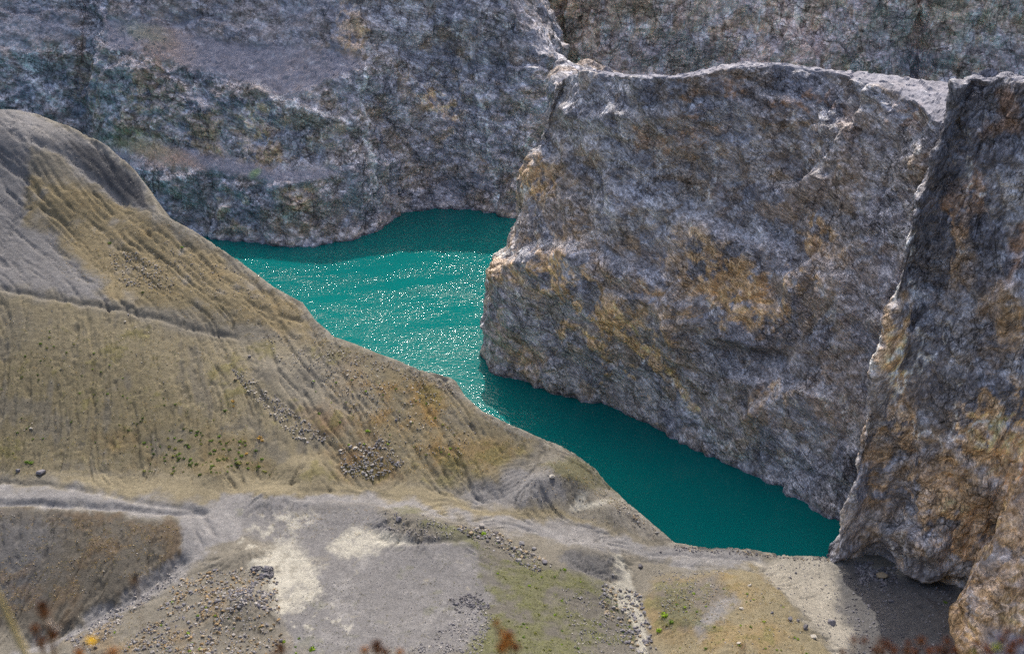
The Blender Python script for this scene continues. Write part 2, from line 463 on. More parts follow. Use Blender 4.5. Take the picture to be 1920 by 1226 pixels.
paint(hill_up, C['tan'] * .75 + C['ochre'] * .25, .9)
paint(hill_up * sstep(.05, .4, n8), C['ochre'], .45)
paint(hill_up * sstep(.1, .4, -n8 + .3 * n2), C['greyl'], .5)
paint(zone(ux, uy, [(230,520),(420,560),(470,610),(300,580)], 16), C['tand'], .5)
paint(grey_up, C['grey'] * .85, .95)
paint(crest, C['grey'], .8)
paint(zone(bx + 10 * wob, by + 8 * wobS, [(120,262),(200,285),(262,345),(282,390),(240,378),(160,310)], 5), C['greyd'] * .72, .9)  # steep scarp face painted darker to deepen its shade
paint(mound_l, C['brown'] * .7 + C['greyd'] * .3, .85)
paint(mound_l * zone(ux, uy, [(-200,960),(110,970),(70,1120),(-200,1180)], 30), C['greyd'], .7)
paint(mound_l * sstep(-.05, .35, n8 + .6 * n2), C['rust'] * .5 + C['brown'] * .5, .45)
paint(tanrd, C['tan'], .8)
paint(road, C['grey'], .9)
paint(road * sstep(.1, .35, n2), C['greyl'], .5)
paint(pad, C['grey'] * .80, .95)
paint(pad * sstep(.1, .35, n8 + .4 * n2), C['greyl'], .4)
paint(pad * sstep(.2, .42, fbm(P0, 4, 4, 90)), C['green'] * .5 + C['grey'] * .5, .55)
paint(rub_l, C['tand'] * .6 + C['grey'] * .4, .8)
paint(rub_l * sstep(.0, .3, n8), C['rust'] * .5 + C['tan'] * .5, .6)
paint(right_sl, C['greyd'] * .6 + C['tand'] * .4, .8)
paint(right_sl * sstep(-.05, .3, n8 + .5 * n2 + .2), C['green'], .6)
paint(sstep(.9, .3, LZ + .5 * n2) * (SD > -6), C['greyd'] * .6, .8)
paint(mound_r, C['tan'], .9)
paint(mound_r * sstep(-.2, .2, n8), C['ochre'], .6)
paint(mound_r * zone(ux, uy, [(1210,1090),(1350,1080),(1370,1120),(1260,1180)], 20), C['greyd'], .7)
paint(mound_r * zone(ux, uy, [(1290,1160),(1370,1110),(1390,1130),(1310,1200)], 12), C['grey'], .9)
paint(mound_r * sstep(.1, .3, n8 + .4 * n2), C['green'], .5)
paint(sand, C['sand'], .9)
paint(sand * zone(ux, uy, [(1570,1050),(1800,1090),(1800,1240),(1600,1240),(1575,1140)], 20), C['greyd'] * .72, .9)  # cliff's cast shadow deepened by painting the gravel darker here
paint(spur, C['grey'] * .6 + C['tan'] * .4, .85)
paint(spur * zone(ux, uy, [(1010,870),(1080,855),(1150,890),(1160,925),(1100,905),(1040,890)], 12), C['green'] * .6 + C['tand'] * .4, .7)
paint(zone(ux, uy, [(860,930),(960,880),(1050,890),(1060,940),(940,950)], 12), C['grey'] * .95, .85)
paint(zone(ux, uy, [(1070,1030),(1150,1040),(1170,1085),(1120,1095),(1060,1060)], 8), C['greyd'], .8)
cream1 = cream1 * (.55 + .45 * sstep(-.30, .05, n2 + .6 * n05 + .3 * n8)) * (1 - .6 * sstep(.22, .4, fbm(P0 * np.array([1, .35, 1]), 1.6, 3, 131)))
for c_, a_ in ((cream1, 1), (cream2, .8), (cream3, .9), (cream4, .95), (cream5, .8)): paint(c_, C['cream'], a_)
paint(sstep(.30, .5, fbm(P0, 2.0, 3, 97)) * pad * .8, C['creamd'], .55)
for q_, (cx_, cy_, r_) in enumerate([(720,1090,90),(700,1120,150),(640,1080,120),(760,1060,160),(800,1130,110),(690,1180,130)]):   # wheel ruts curling over the pad
    dd = np.abs(np.hypot((bx + 10 * wob - cx_), (by + 6 * wob2 - cy_) * 1.9) - r_)
    rut = (1 - sstep(1.2, 3.0, np.abs(dd - 5))) * pad * sstep(-.1, .2, n8 + .3 * n2 + .06 * q_ - .1)
    paint(rut, C['greyd'] * .85, .28); rut_all = rut if q_ == 0 else np.maximum(rut_all, rut)
paint(sstep(.2, 1.2, -SD * 0 + (SD > -1.2)) * 0.6 * sstep(.0, .3, n2 + .2), C['sand'], .8)
col *= (1 + 0.16 * n2 + 0.10 * n05 + 0.10 * n8)[:, None]

creams = np.clip(cream1 + cream3 + cream4, 0, 1)
rl = np.where(rillA < 0, 0, 0)
groA = np.clip(rillA - 0.7, 0, 2.0); groB = np.clip(rillB - 0.3, 0, 2.2); groC = np.clip(rillC - .6, 0, 2)
patchy = sstep(-.25, .35, fbm(P0, 14, 3, 110) + .25)
calm = 1 - .7 * np.clip(mound_r + right_sl, 0, 1)
thin = lambda r, w: np.clip(1 - np.abs(r) / w, 0, 1)
dz = -on_slope * calm * (0.08 * groA * patchy + .62 * thin(rillA - 1.2, .55) * patchy + .42 * thin(rillB - .9, .5) * sstep(-.2, .25, n8 + .1) + .45 * thin(rillC - 1.0, .5) * sstep(-.15, .3, -n8 + .1))
dz += 0.14 * n2 * (1 - creams) + 0.09 * n05 * (1 - creams) + 0.30 * n8 * (1 - creams * .8)
dz += -(1 - on_slope) * (road + tanrd + pad * .3).clip(0, 1) * 0.06 * groA
# channel along the road and other cut banks
def cut(pts, depth, width):
    global dz
    d, _ = seg_dist(bx + 14 * wob + 6 * wobS, by + 8 * wob2 + 4 * wobS, pts)
    dz = dz - depth * np.exp(-(d / width) ** 2)
cut([(-100,940),(100,942),(240,950),(330,962),(385,958)], 1.0, 6)
cut([(-100,900),(80,905),(200,925),(290,945),(380,955)], .5, 5)
cut([(340,1050),(290,1085),(230,1125),(150,1165),(60,1200)], 1.6, 13)
cut([(0,540),(110,560),(230,580),(330,605),(440,632)], .6, 5)
cut([(380,965),(395,985),(400,1000)], .4, 4)
cut([(1200,1050),(1300,1060),(1420,1068),(1450,1075)], .5, 4)
cut([(1220,1038),(1330,1045),(1420,1050)], .35, 3)
cut([(0,300),(45,330),(50,380),(20,430),(0,470)], .6, 6)
cut([(505,550),(520,585),(560,600)], .7, 5)
cut([(60,258),(130,296),(200,350),(236,384)], 1.0, 8)
cut([(720,1010),(820,1012),(900,1005)], .5, 6)
for k in range(9):
    o = k * 7 - 30
    cut([(560,925+o*.35),(700,935+o*.4),(850,960+o*.6),(980,985+o*.7),(1120,1005+o*.4)], .18, 2.2)
for k in range(9):
    o = k * 9
    cut([(870-o*.3,945-o*.2),(940,930-o),(1000,905-o*.7)], .16, 2)
dz -= .05 * rut_all
LZ2 = LZ + dz
land = np.stack([LX, LY, LZ2], 1)
F = grid_faces(NT, NR, True)
keep = (LZ2[F] > -3.0).any(1)
F = F[keep]
used = np.zeros(len(LX), bool); used[F.ravel()] = True
remap = np.cumsum(used) - 1
M_land = tint_mat('dry_clay_and_grass', grain=((0.35, 0.30), (1.6, 0.20)), bump=((0.30, 0.25, 0.55), (0.9, 0.4, 0.3)), rough=1.0, spec=0.05)
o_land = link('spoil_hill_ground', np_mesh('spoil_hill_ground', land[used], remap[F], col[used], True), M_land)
tag(o_land, 'eroded grey and tan spoil hill and quarry floor beside the green lake', None, None, 'structure')
lpx, lpy = to_pixel(land)
land_ok = used & (SD < -0.3)
idx_ok = np.nonzero(land_ok)[0]

def ground_at(px, py):
    """point of the visible land under an image pixel"""
    d = (lpx[idx_ok] - px) ** 2 + (lpy[idx_ok] - py) ** 2
    c = idx_ok[np.argsort(d)[:6]]
    return land[c[np.argmin(LY[c])]]

# ================================================================== WATER
def water():
    m, nt, b = nodes_mat('turquoise_water'); L = nt.links.new
    geo = add(nt, 'ShaderNodeNewGeometry')
    n1 = add(nt, 'ShaderNodeTexNoise'); n1.inputs['Scale'].default_value = 0.012; n1.inputs['Detail'].default_value = 3
    L(geo.outputs['Position'], n1.inputs['Vector'])
    mx = add(nt, 'ShaderNodeMix', data_type='RGBA')
    mx.inputs['A'].default_value = (0.0005, 0.115, 0.120, 1); mx.inputs['B'].default_value = (0.0005, 0.155, 0.144, 1)
    L(n1.outputs['Fac'], mx.inputs['Factor']); L(mx.outputs['Result'], b.inputs['Base Color'])
    b.inputs['IOR'].default_value = 1.333
    # cat's-paws: gusts roughen the surface in long patches
    acc = None
    for (c_, rx, ry) in ((at_z(850, 556, 0), 13, 7), (at_z(800, 548, 0), 8, 5), (at_z(832, 664, 0), 10, 6), (at_z(560, 520, 0), 16, 8), (at_z(640, 590, 0), 14, 7), (at_z(780, 690, 0), 9, 5)):
        sub = add(nt, 'ShaderNodeVectorMath', operation='SUBTRACT'); L(geo.outputs['Position'], sub.inputs[0]); sub.inputs[1].default_value = tuple(c_)
        mul = add(nt, 'ShaderNodeVectorMath', operation='MULTIPLY'); L(sub.outputs[0], mul.inputs[0]); mul.inputs[1].default_value = (1 / rx, 1 / ry, 0)
        ln = add(nt, 'ShaderNodeVectorMath', operation='LENGTH'); L(mul.outputs[0], ln.inputs[0])
        r_ = add(nt, 'ShaderNodeMapRange'); r_.inputs['From Min'].default_value = 1.2; r_.inputs['From Max'].default_value = .2; L(ln.outputs['Value'], r_.inputs['Value'])
        if acc is None: acc = r_.outputs[0]
        else:
            mx_ = add(nt, 'ShaderNodeMath', operation='MAXIMUM'); L(acc, mx_.inputs[0]); L(r_.outputs[0], mx_.inputs[1]); acc = mx_.outputs[0]
    gm_ = add(nt, 'ShaderNodeMapping'); gm_.inputs['Scale'].default_value = (.12, .35, 1); L(geo.outputs['Position'], gm_.inputs['Vector'])
    gn = add(nt, 'ShaderNodeTexNoise'); gn.inputs['Scale'].default_value = 1.0; gn.inputs['Detail'].default_value = 5; gn.inputs['Roughness'].default_value = .65; L(gm_.outputs[0], gn.inputs['Vector'])
    gr = add(nt, 'ShaderNodeMapRange'); gr.inputs['From Min'].default_value = .45; gr.inputs['From Max'].default_value = .66; L(gn.outputs['Fac'], gr.inputs['Value'])
    gu = add(nt, 'ShaderNodeMath', operation='MULTIPLY'); L(acc, gu.inputs[0]); L(gr.outputs[0], gu.inputs[1])
    ro = add(nt, 'ShaderNodeMapRange'); ro.inputs['To Min'].default_value = .075; ro.inputs['To Max'].default_value = .34; L(gu.outputs[0], ro.inputs['Value'])
    L(ro.outputs[0], b.inputs['Roughness'])
    b.inputs['Specular IOR Level'].default_value = 0.22
    # ripples, livelier in wind-ruffled patches
    mp = add(nt, 'ShaderNodeMapping'); mp.inputs['Scale'].default_value = (0.9, 1.15, 1); mp.inputs['Rotation'].default_value = (0, 0, math.radians(25))
    L(geo.outputs['Position'], mp.inputs['Vector'])
    mp2 = add(nt, 'ShaderNodeMapping'); mp2.inputs['Scale'].default_value = (0.045, 0.11, 1); mp2.inputs['Location'].default_value = (1.3, 4.0, 0)
    L(geo.outputs['Position'], mp2.inputs['Vector'])
    pn = add(nt, 'ShaderNodeTexNoise'); pn.inputs['Scale'].default_value = 1.0; pn.inputs['Detail'].default_value = 4
    L(mp2.outputs[0], pn.inputs['Vector'])
    pr = add(nt, 'ShaderNodeMapRange'); pr.inputs['From Min'].default_value = .4; pr.inputs['From Max'].default_value = .7
    pr.inputs['To Min'].default_value = 0.32; pr.inputs['To Max'].default_value = 1.25
    L(pn.outputs['Fac'], pr.inputs['Value'])
    sx = add(nt, 'ShaderNodeSeparateXYZ'); L(geo.outputs['Position'], sx.inputs[0])
    ex = add(nt, 'ShaderNodeMath', operation='MULTIPLY'); ex.inputs[1].default_value = -1.0
    L(sx.outputs['X'], ex.inputs[0])
    er = add(nt, 'ShaderNodeMapRange'); er.inputs['From Min'].default_value = -45; er.inputs['From Max'].default_value = 12
    er.inputs['To Min'].default_value = 0.13; er.inputs['To Max'].default_value = 1.0; er.interpolation_type = 'SMOOTHSTEP'
    L(ex.outputs[0], er.inputs['Value'])
    ew = add(nt, 'ShaderNodeMath', operation='MULTIPLY'); L(er.outputs[0], ew.inputs[0])
    g1 = add(nt, 'ShaderNodeMath', operation='MULTIPLY_ADD'); g1.inputs[1].default_value = 2.2; g1.inputs[2].default_value = 1.0; L(gu.outputs[0], g1.inputs[0])
    g2 = add(nt, 'ShaderNodeMath', operation='MULTIPLY'); L(g1.outputs[0], g2.inputs[0]); L(pr.outputs[0], g2.inputs[1]); L(g2.outputs[0], ew.inputs[1])
    nrm = None
    for sc, dist, st in ((0.30, 0.50, 1.0), (0.8, 0.50, 1.0)):
        n = add(nt, 'ShaderNodeTexNoise'); n.inputs['Scale'].default_value = sc; n.inputs['Detail'].default_value = 3; n.inputs['Roughness'].default_value = .55
        L(mp.outputs[0], n.inputs['Vector'])
        bp = add(nt, 'ShaderNodeBump'); bp.inputs['Strength'].default_value = 1.0
        mu = add(nt, 'ShaderNodeMath', operation='MULTIPLY'); mu.inputs[1].default_value = dist
        L(ew.outputs[0], mu.inputs[0]); L(mu.outputs[0], bp.inputs['Distance']); L(n.outputs['Fac'], bp.inputs['Height'])
        if nrm is not None: L(nrm, bp.inputs['Normal'])
        nrm = bp.outputs[0]
    L(nrm, b.inputs['Normal'])
    V = np.array([(-330, 150, 0), (260, 150, 0), (260, 520, 0), (-330, 520, 0)], float)
    o = link('lake_water', np_mesh('lake_water', V, np.array([[0, 1, 2, 3]])), m)
    tag(o, 'turquoise green lake filling the bottom of the quarry', None, None, 'structure')
water()

# ================================================================== CLIFFS
def interp_rows(T, nu, nv, smooth_v=2):
    """T: (cols, rows, 3) control points -> (nu, nv, 3): smooth along, nearly straight up"""
    T = np.asarray(T, float); nc, nr = T.shape[:2]
    wd_ = np.linalg.norm(np.diff(T, axis=0), axis=2); wu = .4 * wd_.mean(1) + .6 * wd_.max(1) + 1e-6; su = np.r_[0, np.cumsum(wu)]
    t = np.linspace(0, su[-1], nu); k = np.clip(np.searchsorted(su, t, 'right') - 1, 0, nc - 2); f = ((t - su[k]) / wu[k])[:, None, None]
    g = lambda i: T[np.clip(i, 0, nc - 1)]
    p0, p1, p2, p3 = g(k - 1), g(k), g(k + 1), g(k + 2)
    m1, m2 = (p2 - p0) * .5, (p3 - p1) * .5
    R = (2 * f**3 - 3 * f**2 + 1) * p1 + (f**3 - 2 * f**2 + f) * m1 + (-2 * f**3 + 3 * f**2) * p2 + (f**3 - f**2) * m2
    wv = np.linalg.norm(np.diff(T, axis=1), axis=2).mean(0) + 1e-6
    wv = np.minimum(wv, 60) ; sv = np.r_[0, np.cumsum(wv)]
    t = np.linspace(0, sv[-1], nv); k = np.clip(np.searchsorted(sv, t, 'right') - 1, 0, nr - 2); f = ((t - sv[k]) / wv[k])[None, :, None]
    G = R[:, k] * (1 - f) + R[:, k + 1] * f
    for _ in range(smooth_v):
        G[:, 1:-1] = .25 * G[:, :-2] + .5 * G[:, 1:-1] + .25 * G[:, 2:]
    return G

def normals(G):
    du = np.gradient(G, axis=0); dv = np.gradient(G, axis=1)
    n = np.cross(du, dv); n /= np.linalg.norm(n, axis=2, keepdims=True) + 1e-9
    return n

ROCKX = 2.35
ROCK = dict(dark=lin(74,74,82), mid=lin(116,112,116), brown=lin(132,114,96), pale=lin(168,164,166), white=lin(205,200,194), ochre=lin(180,143,102),
            gold=lin(208,173,128), rust=lin(158,114,70), scree=lin(97,95,101), olive=lin(124,113,103), grass=lin(96,112,72), orange_soil=lin(146,116,84), mauve=lin(136,122,110))
ROCK = {k: v * ROCKX * np.array([.985, 1.0, 1.0], np.float32) for k, v in ROCK.items()}

def cliff(name, label, T, nu, nv, seed, bed=(0, 0, 1), flat=2.0, amp=(2.7, 1.35, .8, .45), brows=(), ochre=(), pale=(), dark=(), rust=(), veins=(), vert=0.0, extra=None, brownish=0.35, bright=1.0, base='mid', contrast=.72, bedded=None, joints=((9, 34, 1.0), (4, 11, .55)), hue=(.97, 1.0, 1.02), mat=None, layer=0.22, rubbly=1.0):
    nu, nv = int(nu * Q), int(nv * Q)
    G = interp_rows(T, nu, nv)
    N = normals(G)
    Ns = N.copy()
    for _ in range(14):                                   # smoothed normals, displaced surface stays clean
        Ns[:, 1:-1] = .25 * Ns[:, :-2] + .5 * Ns[:, 1:-1] + .25 * Ns[:, 2:]
        Ns[1:-1] = .25 * Ns[:-2] + .5 * Ns[1:-1] + .25 * Ns[2:]
    Ns /= np.linalg.norm(Ns, axis=2, keepdims=True) + 1e-9
    P = G.reshape(-1, 3).astype(np.float32); n = Ns.reshape(-1, 3).astype(np.float32)
    steep = 1 - sstep(.55, .85, n[:, 2])
    px, py = to_pixel(P)
    # bedding frame
    b = np.array(bed, float); b /= np.linalg.norm(b)
    warp = np.stack([fbm(P, 16, 3, seed + 1), fbm(P, 16, 3, seed + 5), fbm(P, 16, 3, seed + 9)], 1)
    Pw = P + warp * 2.2
    hb = Pw @ b.astype(np.float32)
    Pb = Pw + np.outer(hb, b * (flat - 1)).astype(np.float32)      # squeeze cells across the beds
    if vert: Pb = Pb * np.array([1, 1, 1 - vert], np.float32)      # or stretch them upright
    disp = np.zeros(len(P), np.float32); tone = np.zeros(len(P), np.float32); crk = np.zeros(len(P), np.float32)
    wf = np.stack([fbm(P, 3.0, 3, seed + 13), fbm(P, 3.0, 3, seed + 17), fbm(P, 3.0, 3, seed + 19)], 1)
    cells = []; jump = np.zeros(len(P), np.float32)
    for s_, a_, wfac in ((30, amp[0] * .5, .8), (11.5, amp[1] * .5, .5), (4.6, amp[2] * .45, .25)):
        v, c, r = facets((Pb + wf * wfac) / s_, seed + int(s_ * 10))
        jump += a_ * v - a_ * .5 * c
        cells.append(r); tone += (r - .5) * .7; crk = np.maximum(crk, c * min(1, a_ * 1.5))
    for (w_, h_, a_) in joints:
        v, c, r = facets((P + warp * 3.0 + wf * .4) / np.array([w_, w_, h_], np.float32), seed + 400 + int(w_ * 10), .45)
        jump += a_ * v - a_ * .6 * c; tone += (r - .5) * .5; crk = np.maximum(crk, c * .9)
    J = jump.reshape(nu, nv)
    for _ in range(2):
        J[1:-1] = .25 * J[:-2] + .5 * J[1:-1] + .25 * J[2:]; J[:, 1:-1] = .25 * J[:, :-2] + .5 * J[:, 1:-1] + .25 * J[:, 2:]
    disp += J.ravel()
    face = np.zeros(len(P), np.float32)
    for k_, (s_, a_) in enumerate(((24, amp[0] * .6), (10, amp[1] * .6), (4.8, amp[2] * .75), (2.4, amp[3] * .75), (1.25, amp[3] * .7), (.62, amp[3] * .4))):
        v = planes((Pb if s_ > 3 else .5 * (Pb + Pw)) / s_ + wf * (.04 if s_ > 3 else .02), seed + 200 + k_, seed + k_)
        disp += a_ * v; face += v * (.25 if s_ < 6 else .15)
    tone += face * .8
    # beds standing proud or back
    lay = np.zeros(len(P), np.float32)
    for th_, a_ in ((5.5, .55), (2.1, .30)):
        q = hb / th_ + 1.1 * fbm(P, 7, 3, seed + 23); iq = np.floor(q).astype(np.int32); fq = q - iq
        r0 = rnd((iq + 5000).astype(np.uint32), seed % 7 + 1)
        lay += a_ * ((r0 * 2 - 1) - .6 * np.clip(1 - fq / .12, 0, 1))
    if bedded is not None: disp += bedded[5] * lay * blob(px + 30 * warp[:, 0], py + 30 * warp[:, 1], *bedded[:5], .5)
    disp += layer * lay * sstep(-.3, .3, fbm(P, 25, 2, seed + 29))
    disp += .16 * fbm(P, 7, 4, seed + 31, .6, True)
    for pts, out, fall, lift in brows:                    # ledges and slabs: rock below the line stands out
        xs = np.array([p[0] for p in pts], float); ys = np.array([p[1] for p in pts], float)
        o_ = np.argsort(xs); yl = np.interp(px, xs[o_], ys[o_])
        ins = sstep(xs.min() - 30, xs.min() + 20, px) * (1 - sstep(xs.max() - 20, xs.max() + 30, px))
        below = py + 22 * warp[:, 1] + 5 * wf[:, 1] - yl
        disp += out * ins * sstep(-2.2 * lift, 2.2 * lift, below) * (1 - sstep(0, fall, below))
    disp *= (.12 + .88 * steep)
    # scree stays smooth
    vq, cq, _ = facets(P / 2.2, seed + 45)
    disp += (1 - steep) * (.8 * fbm(P, 9, 4, seed + 41) + .35 * fbm(P, 1.2, 3, seed + 43) + rubbly * .45 * vq)
    edge = np.ones((nu, nv), np.float32); 
    P2 = P + n * disp[:, None]
    N2 = normals(P2.reshape(nu, nv, 3)).reshape(-1, 3)
    # colour of the rock; some dark ellipses are painted shade of recesses
    Pa = Pw + np.outer(hb, b * 2.2).astype(np.float32)             # colour runs along the beds
    a1, a2, a3 = fbm(Pa, 34, 4, seed + 51), fbm(Pa, 10, 4, seed + 53), fbm(Pa + wf * 1.0, 3.4, 4, seed + 57)
    c = np.tile(ROCK[base], (len(P), 1)).astype(np.float32)
    def mixc(m, k, amt=1.0):
        nonlocal c
        m = np.clip(m * amt, 0, 1)[:, None]; c = c * (1 - m) + (ROCK[k] if isinstance(k, str) else k)[None] * m
    mixc(sstep(.0, .3, tone + .9 * a1), 'dark', .5)
    mixc(sstep(.0, .45, a1 * 1.2 + .4 * a2 + .3 * tone) , 'brown', brownish * 1.6)
    mixc(cells[1] > .66, 'brown', .30 + brownish * .5); mixc(cells[1] < .20, 'olive', .45)
    mixc(cells[2] > .80, 'pale', .42); mixc(cells[2] < .14, 'dark', .40); mixc((cells[2] > .52) & (cells[2] < .62), 'brown', .5)
    streak = fbm(P * np.array([1, 1, .18], np.float32), 2.4, 4, seed + 61)
    mixc(sstep(.1, .45, streak + .4 * a2), 'olive', .35 + brownish * .3)
    mixc(sstep(.12, .5, -tone * .5 + .8 * a2 - .2), 'pale', .38)
    mixc(sstep(.3, .45, a3 + .5 * a2), 'pale', .3)
    for k, lst in (('dark', dark), ('pale', pale), ('ochre', ochre), ('rust', rust)):
        for e in lst:
            cx, cy, rx, ry, rot, am = e
            m = blob(px + 40 * a1 + 40 * wf[:, 0], py + 40 * a2 + 40 * wf[:, 1], cx, cy, rx, ry, rot, .5)
            if k in ('ochre', 'rust', 'pale'): m = m * sstep(-.12, .06, .5 * a2 + .5 * a3 + .7 * tone + .01)
            if k == 'ochre': mixc(m * sstep(-.1, .3, a3 + .2), 'gold', am * .75)
            mixc(m, k, am * (.62 if k == 'ochre' else .8 if k == 'rust' else 1))
    for pts, wdt, k, am in veins:
        d, _ = seg_dist(px + 14 * wf[:, 0] + 20 * a2, py + 14 * wf[:, 1], pts)
        mixc((1 - sstep(wdt * .5, wdt * 1.3, d)) * sstep(-.35, .05, a3 + .3 * tone), k, am)
    # thin quartz threads
    vn = np.abs(fbm(P * np.array([1, 1, .45], np.float32), 9, 4, seed + 71)); mixc((1 - sstep(.004, .018, vn)) * sstep(.0, .25, a1 + a2), 'white', .55)
    # dust and rubble lying on flatter faces
    mixc(sstep(.42, .8, N2[:, 2] + .15 * a3) * steep, 'pale', .35)
    mixc((1 - steep) * 1.0, 'scree', .9)
    mixc((1 - steep) * sstep(.18, .4, a3 + .2 * a2), 'pale', .5)
    mixc((1 - steep) * sstep(.18, .4, -a3 + .3 * a2), 'dark', .4)
    mixc(crk * sstep(0, .5, tone + .3), 'dark', .25)
    # drawdown band: silted pale rock above the water, a wet dark line at it
    mixc(sstep(4.5, 1.2, P2[:, 2] + 2.2 * a2) * sstep(-.1, .3, a1 + .5 * a3), 'pale', .35)
    mixc(sstep(.9, .4, P2[:, 2] + .4 * a3), 'dark', .8)
    if extra is not None: c = extra(c, px, py, P, steep, a1, a2, a3)
    cm = c.mean(0); lum = (c @ np.array([.3, .6, .1], np.float32))[:, None]; c = c * (contrast + (1 - contrast) * cm.mean() / np.maximum(lum, .03))
    c = c * np.array(hue, np.float32)
    c *= bright * (1 + .06 * a2 + .12 * a3)[:, None]
    me = np_mesh(name, P2, grid_faces(nu, nv), np.concatenate([np.clip(c, .01, .9), (.22 + .78 * steep)[:, None]], 1), False)
    o = link(name, me, mat or M_rock)
    tag(o, label, None, None, 'structure')
    return P2.reshape(nu, nv, 3)

def rock_mat(name, bed, squeeze=2.6, coarse=1.0):
    """fractured rock: mineral tint and painted shade broken into blocks, beds and dark open joints"""
    m, nt, b = nodes_mat(name); L = nt.links.new
    at = add(nt, 'ShaderNodeVertexColor', layer_name='tint')
    geo = add(nt, 'ShaderNodeNewGeometry')
    tilt = (math.atan2(bed[1], bed[2]), -math.atan2(bed[0], math.hypot(bed[1], bed[2])), 0)      # turn the beds level, then squeeze across them
    mq_ = add(nt, 'ShaderNodeMapping'); mq_.inputs['Rotation'].default_value = tilt; L(geo.outputs['Position'], mq_.inputs['Vector'])
    mp = add(nt, 'ShaderNodeMapping'); mp.inputs['Scale'].default_value = (1, 1, squeeze)
    L(mq_.outputs[0], mp.inputs['Vector'])
    dn = add(nt, 'ShaderNodeTexNoise'); dn.inputs['Scale'].default_value = .5; dn.inputs['Detail'].default_value = 4
    L(mp.outputs[0], dn.inputs['Vector'])
    ds = add(nt, 'ShaderNodeVectorMath', operation='SCALE'); ds.inputs['Scale'].default_value = .9; L(dn.outputs['Color'], ds.inputs[0])
    dv = add(nt, 'ShaderNodeVectorMath', operation='ADD'); L(mp.outputs[0], dv.inputs[0]); L(ds.outputs[0], dv.inputs[1])
    cur = at.outputs['Color']
    def times(fac):
        nonlocal cur
        lf = add(nt, 'ShaderNodeMix', data_type='FLOAT'); lf.inputs['A'].default_value = 1.0   # loose scree keeps an even tone
        L(at.outputs['Alpha'], lf.inputs['Factor']); L(fac, lf.inputs['B']); fac = lf.outputs['Result']
        v = add(nt, 'ShaderNodeVectorMath', operation='SCALE'); L(cur, v.inputs[0]); L(fac, v.inputs['Scale']); cur = v.outputs[0]
    def ramp(src, a, b_, lo, hi):
        r = add(nt, 'ShaderNodeMapRange'); r.inputs['From Min'].default_value = a; r.inputs['From Max'].default_value = b_
        r.inputs['To Min'].default_value = lo; r.inputs['To Max'].default_value = hi; L(src, r.inputs['Value']); return r.outputs[0]
    heights = []
    for size, amt in ((3.2, .24), (1.25, .34), (.55, .34)):
        v = add(nt, 'ShaderNodeTexVoronoi', feature='F1'); v.inputs['Scale'].default_value = 1 / (size * coarse); L(dv.outputs[0], v.inputs['Vector'])
        sx = add(nt, 'ShaderNodeSeparateColor'); L(v.outputs['Color'], sx.inputs[0])
        times(ramp(sx.outputs[0], 0, 1, 1 - amt, 1 + amt)); heights.append((sx.outputs[1], size))
    # thin beds
    mb = add(nt, 'ShaderNodeMapping'); mb.inputs['Scale'].default_value = (.16, .16, 2.4); L(dv.outputs[0], mb.inputs['Vector'])
    nb = add(nt, 'ShaderNodeTexNoise'); nb.inputs['Scale'].default_value = .9; nb.inputs['Detail'].default_value = 5; nb.inputs['Roughness'].default_value = .65
    L(mb.outputs[0], nb.inputs['Vector']); times(ramp(nb.outputs['Fac'], .3, .7, .78, 1.22))
    # rain streaks down the face
    ms = add(nt, 'ShaderNodeMapping'); ms.inputs['Scale'].default_value = (1, 1, .10); L(geo.outputs['Position'], ms.inputs['Vector'])
    nsn = add(nt, 'ShaderNodeTexNoise'); nsn.inputs['Scale'].default_value = .9; nsn.inputs['Detail'].default_value = 5; L(ms.outputs[0], nsn.inputs['Vector'])
    times(ramp(nsn.outputs['Fac'], .3, .7, .82, 1.18))
    # open joints
    nm = add(nt, 'ShaderNodeTexNoise'); nm.inputs['Scale'].default_value = .12; nm.inputs['Detail'].default_value = 3; L(geo.outputs['Position'], nm.inputs['Vector'])
    gate = ramp(nm.outputs['Fac'], .36, .56, 0, 1)
    for size, wd in ((7.0, .022), (3.2, .03), (1.5, .05)):
        v = add(nt, 'ShaderNodeTexVoronoi', feature='DISTANCE_TO_EDGE'); v.inputs['Scale'].default_value = 1 / (size * coarse); L(dv.outputs[0], v.inputs['Vector'])
        r = ramp(v.outputs['Distance'], 0, wd, 1, 0)
        mu = add(nt, 'ShaderNodeMath', operation='MULTIPLY'); L(r, mu.inputs[0]); L(gate, mu.inputs[1])
        times(ramp(mu.outputs[0], 0, 1, 1.0, .34))
    mv = add(nt, 'ShaderNodeMapping'); mv.inputs['Scale'].default_value = (1, 1, .22); dw = add(nt, 'ShaderNodeVectorMath', operation='ADD'); L(geo.outputs['Position'], dw.inputs[0]); L(ds.outputs[0], dw.inputs[1]); L(dw.outputs[0], mv.inputs['Vector'])
    for size, wd in ((6.0, .016), (2.6, .022)):
        v = add(nt, 'ShaderNodeTexVoronoi', feature='DISTANCE_TO_EDGE'); v.inputs['Scale'].default_value = 1 / (size * coarse); L(mv.outputs[0], v.inputs['Vector'])
        r = ramp(v.outputs['Distance'], 0, wd, 1, 0)
        mu = add(nt, 'ShaderNodeMath', operation='MULTIPLY'); L(r, mu.inputs[0]); L(gate, mu.inputs[1])
        times(ramp(mu.outputs[0], 0, 1, 1.0, .36))
    L(cur, b.inputs['Base Color'])
    nrm = None
    for h, size in heights:
        bp = add(nt, 'ShaderNodeBump'); bp.inputs['Distance'].default_value = size * .22; bp.inputs['Strength'].default_value = .6; al = add(nt, 'ShaderNodeMath', operation='MULTIPLY'); al.inputs[1].default_value = .45; L(at.outputs['Alpha'], al.inputs[0]); L(al.outputs[0], bp.inputs['Strength'])
        L(h, bp.inputs['Height'])
        if nrm is not None: L(nrm, bp.inputs['Normal'])
        nrm = bp.outputs[0]
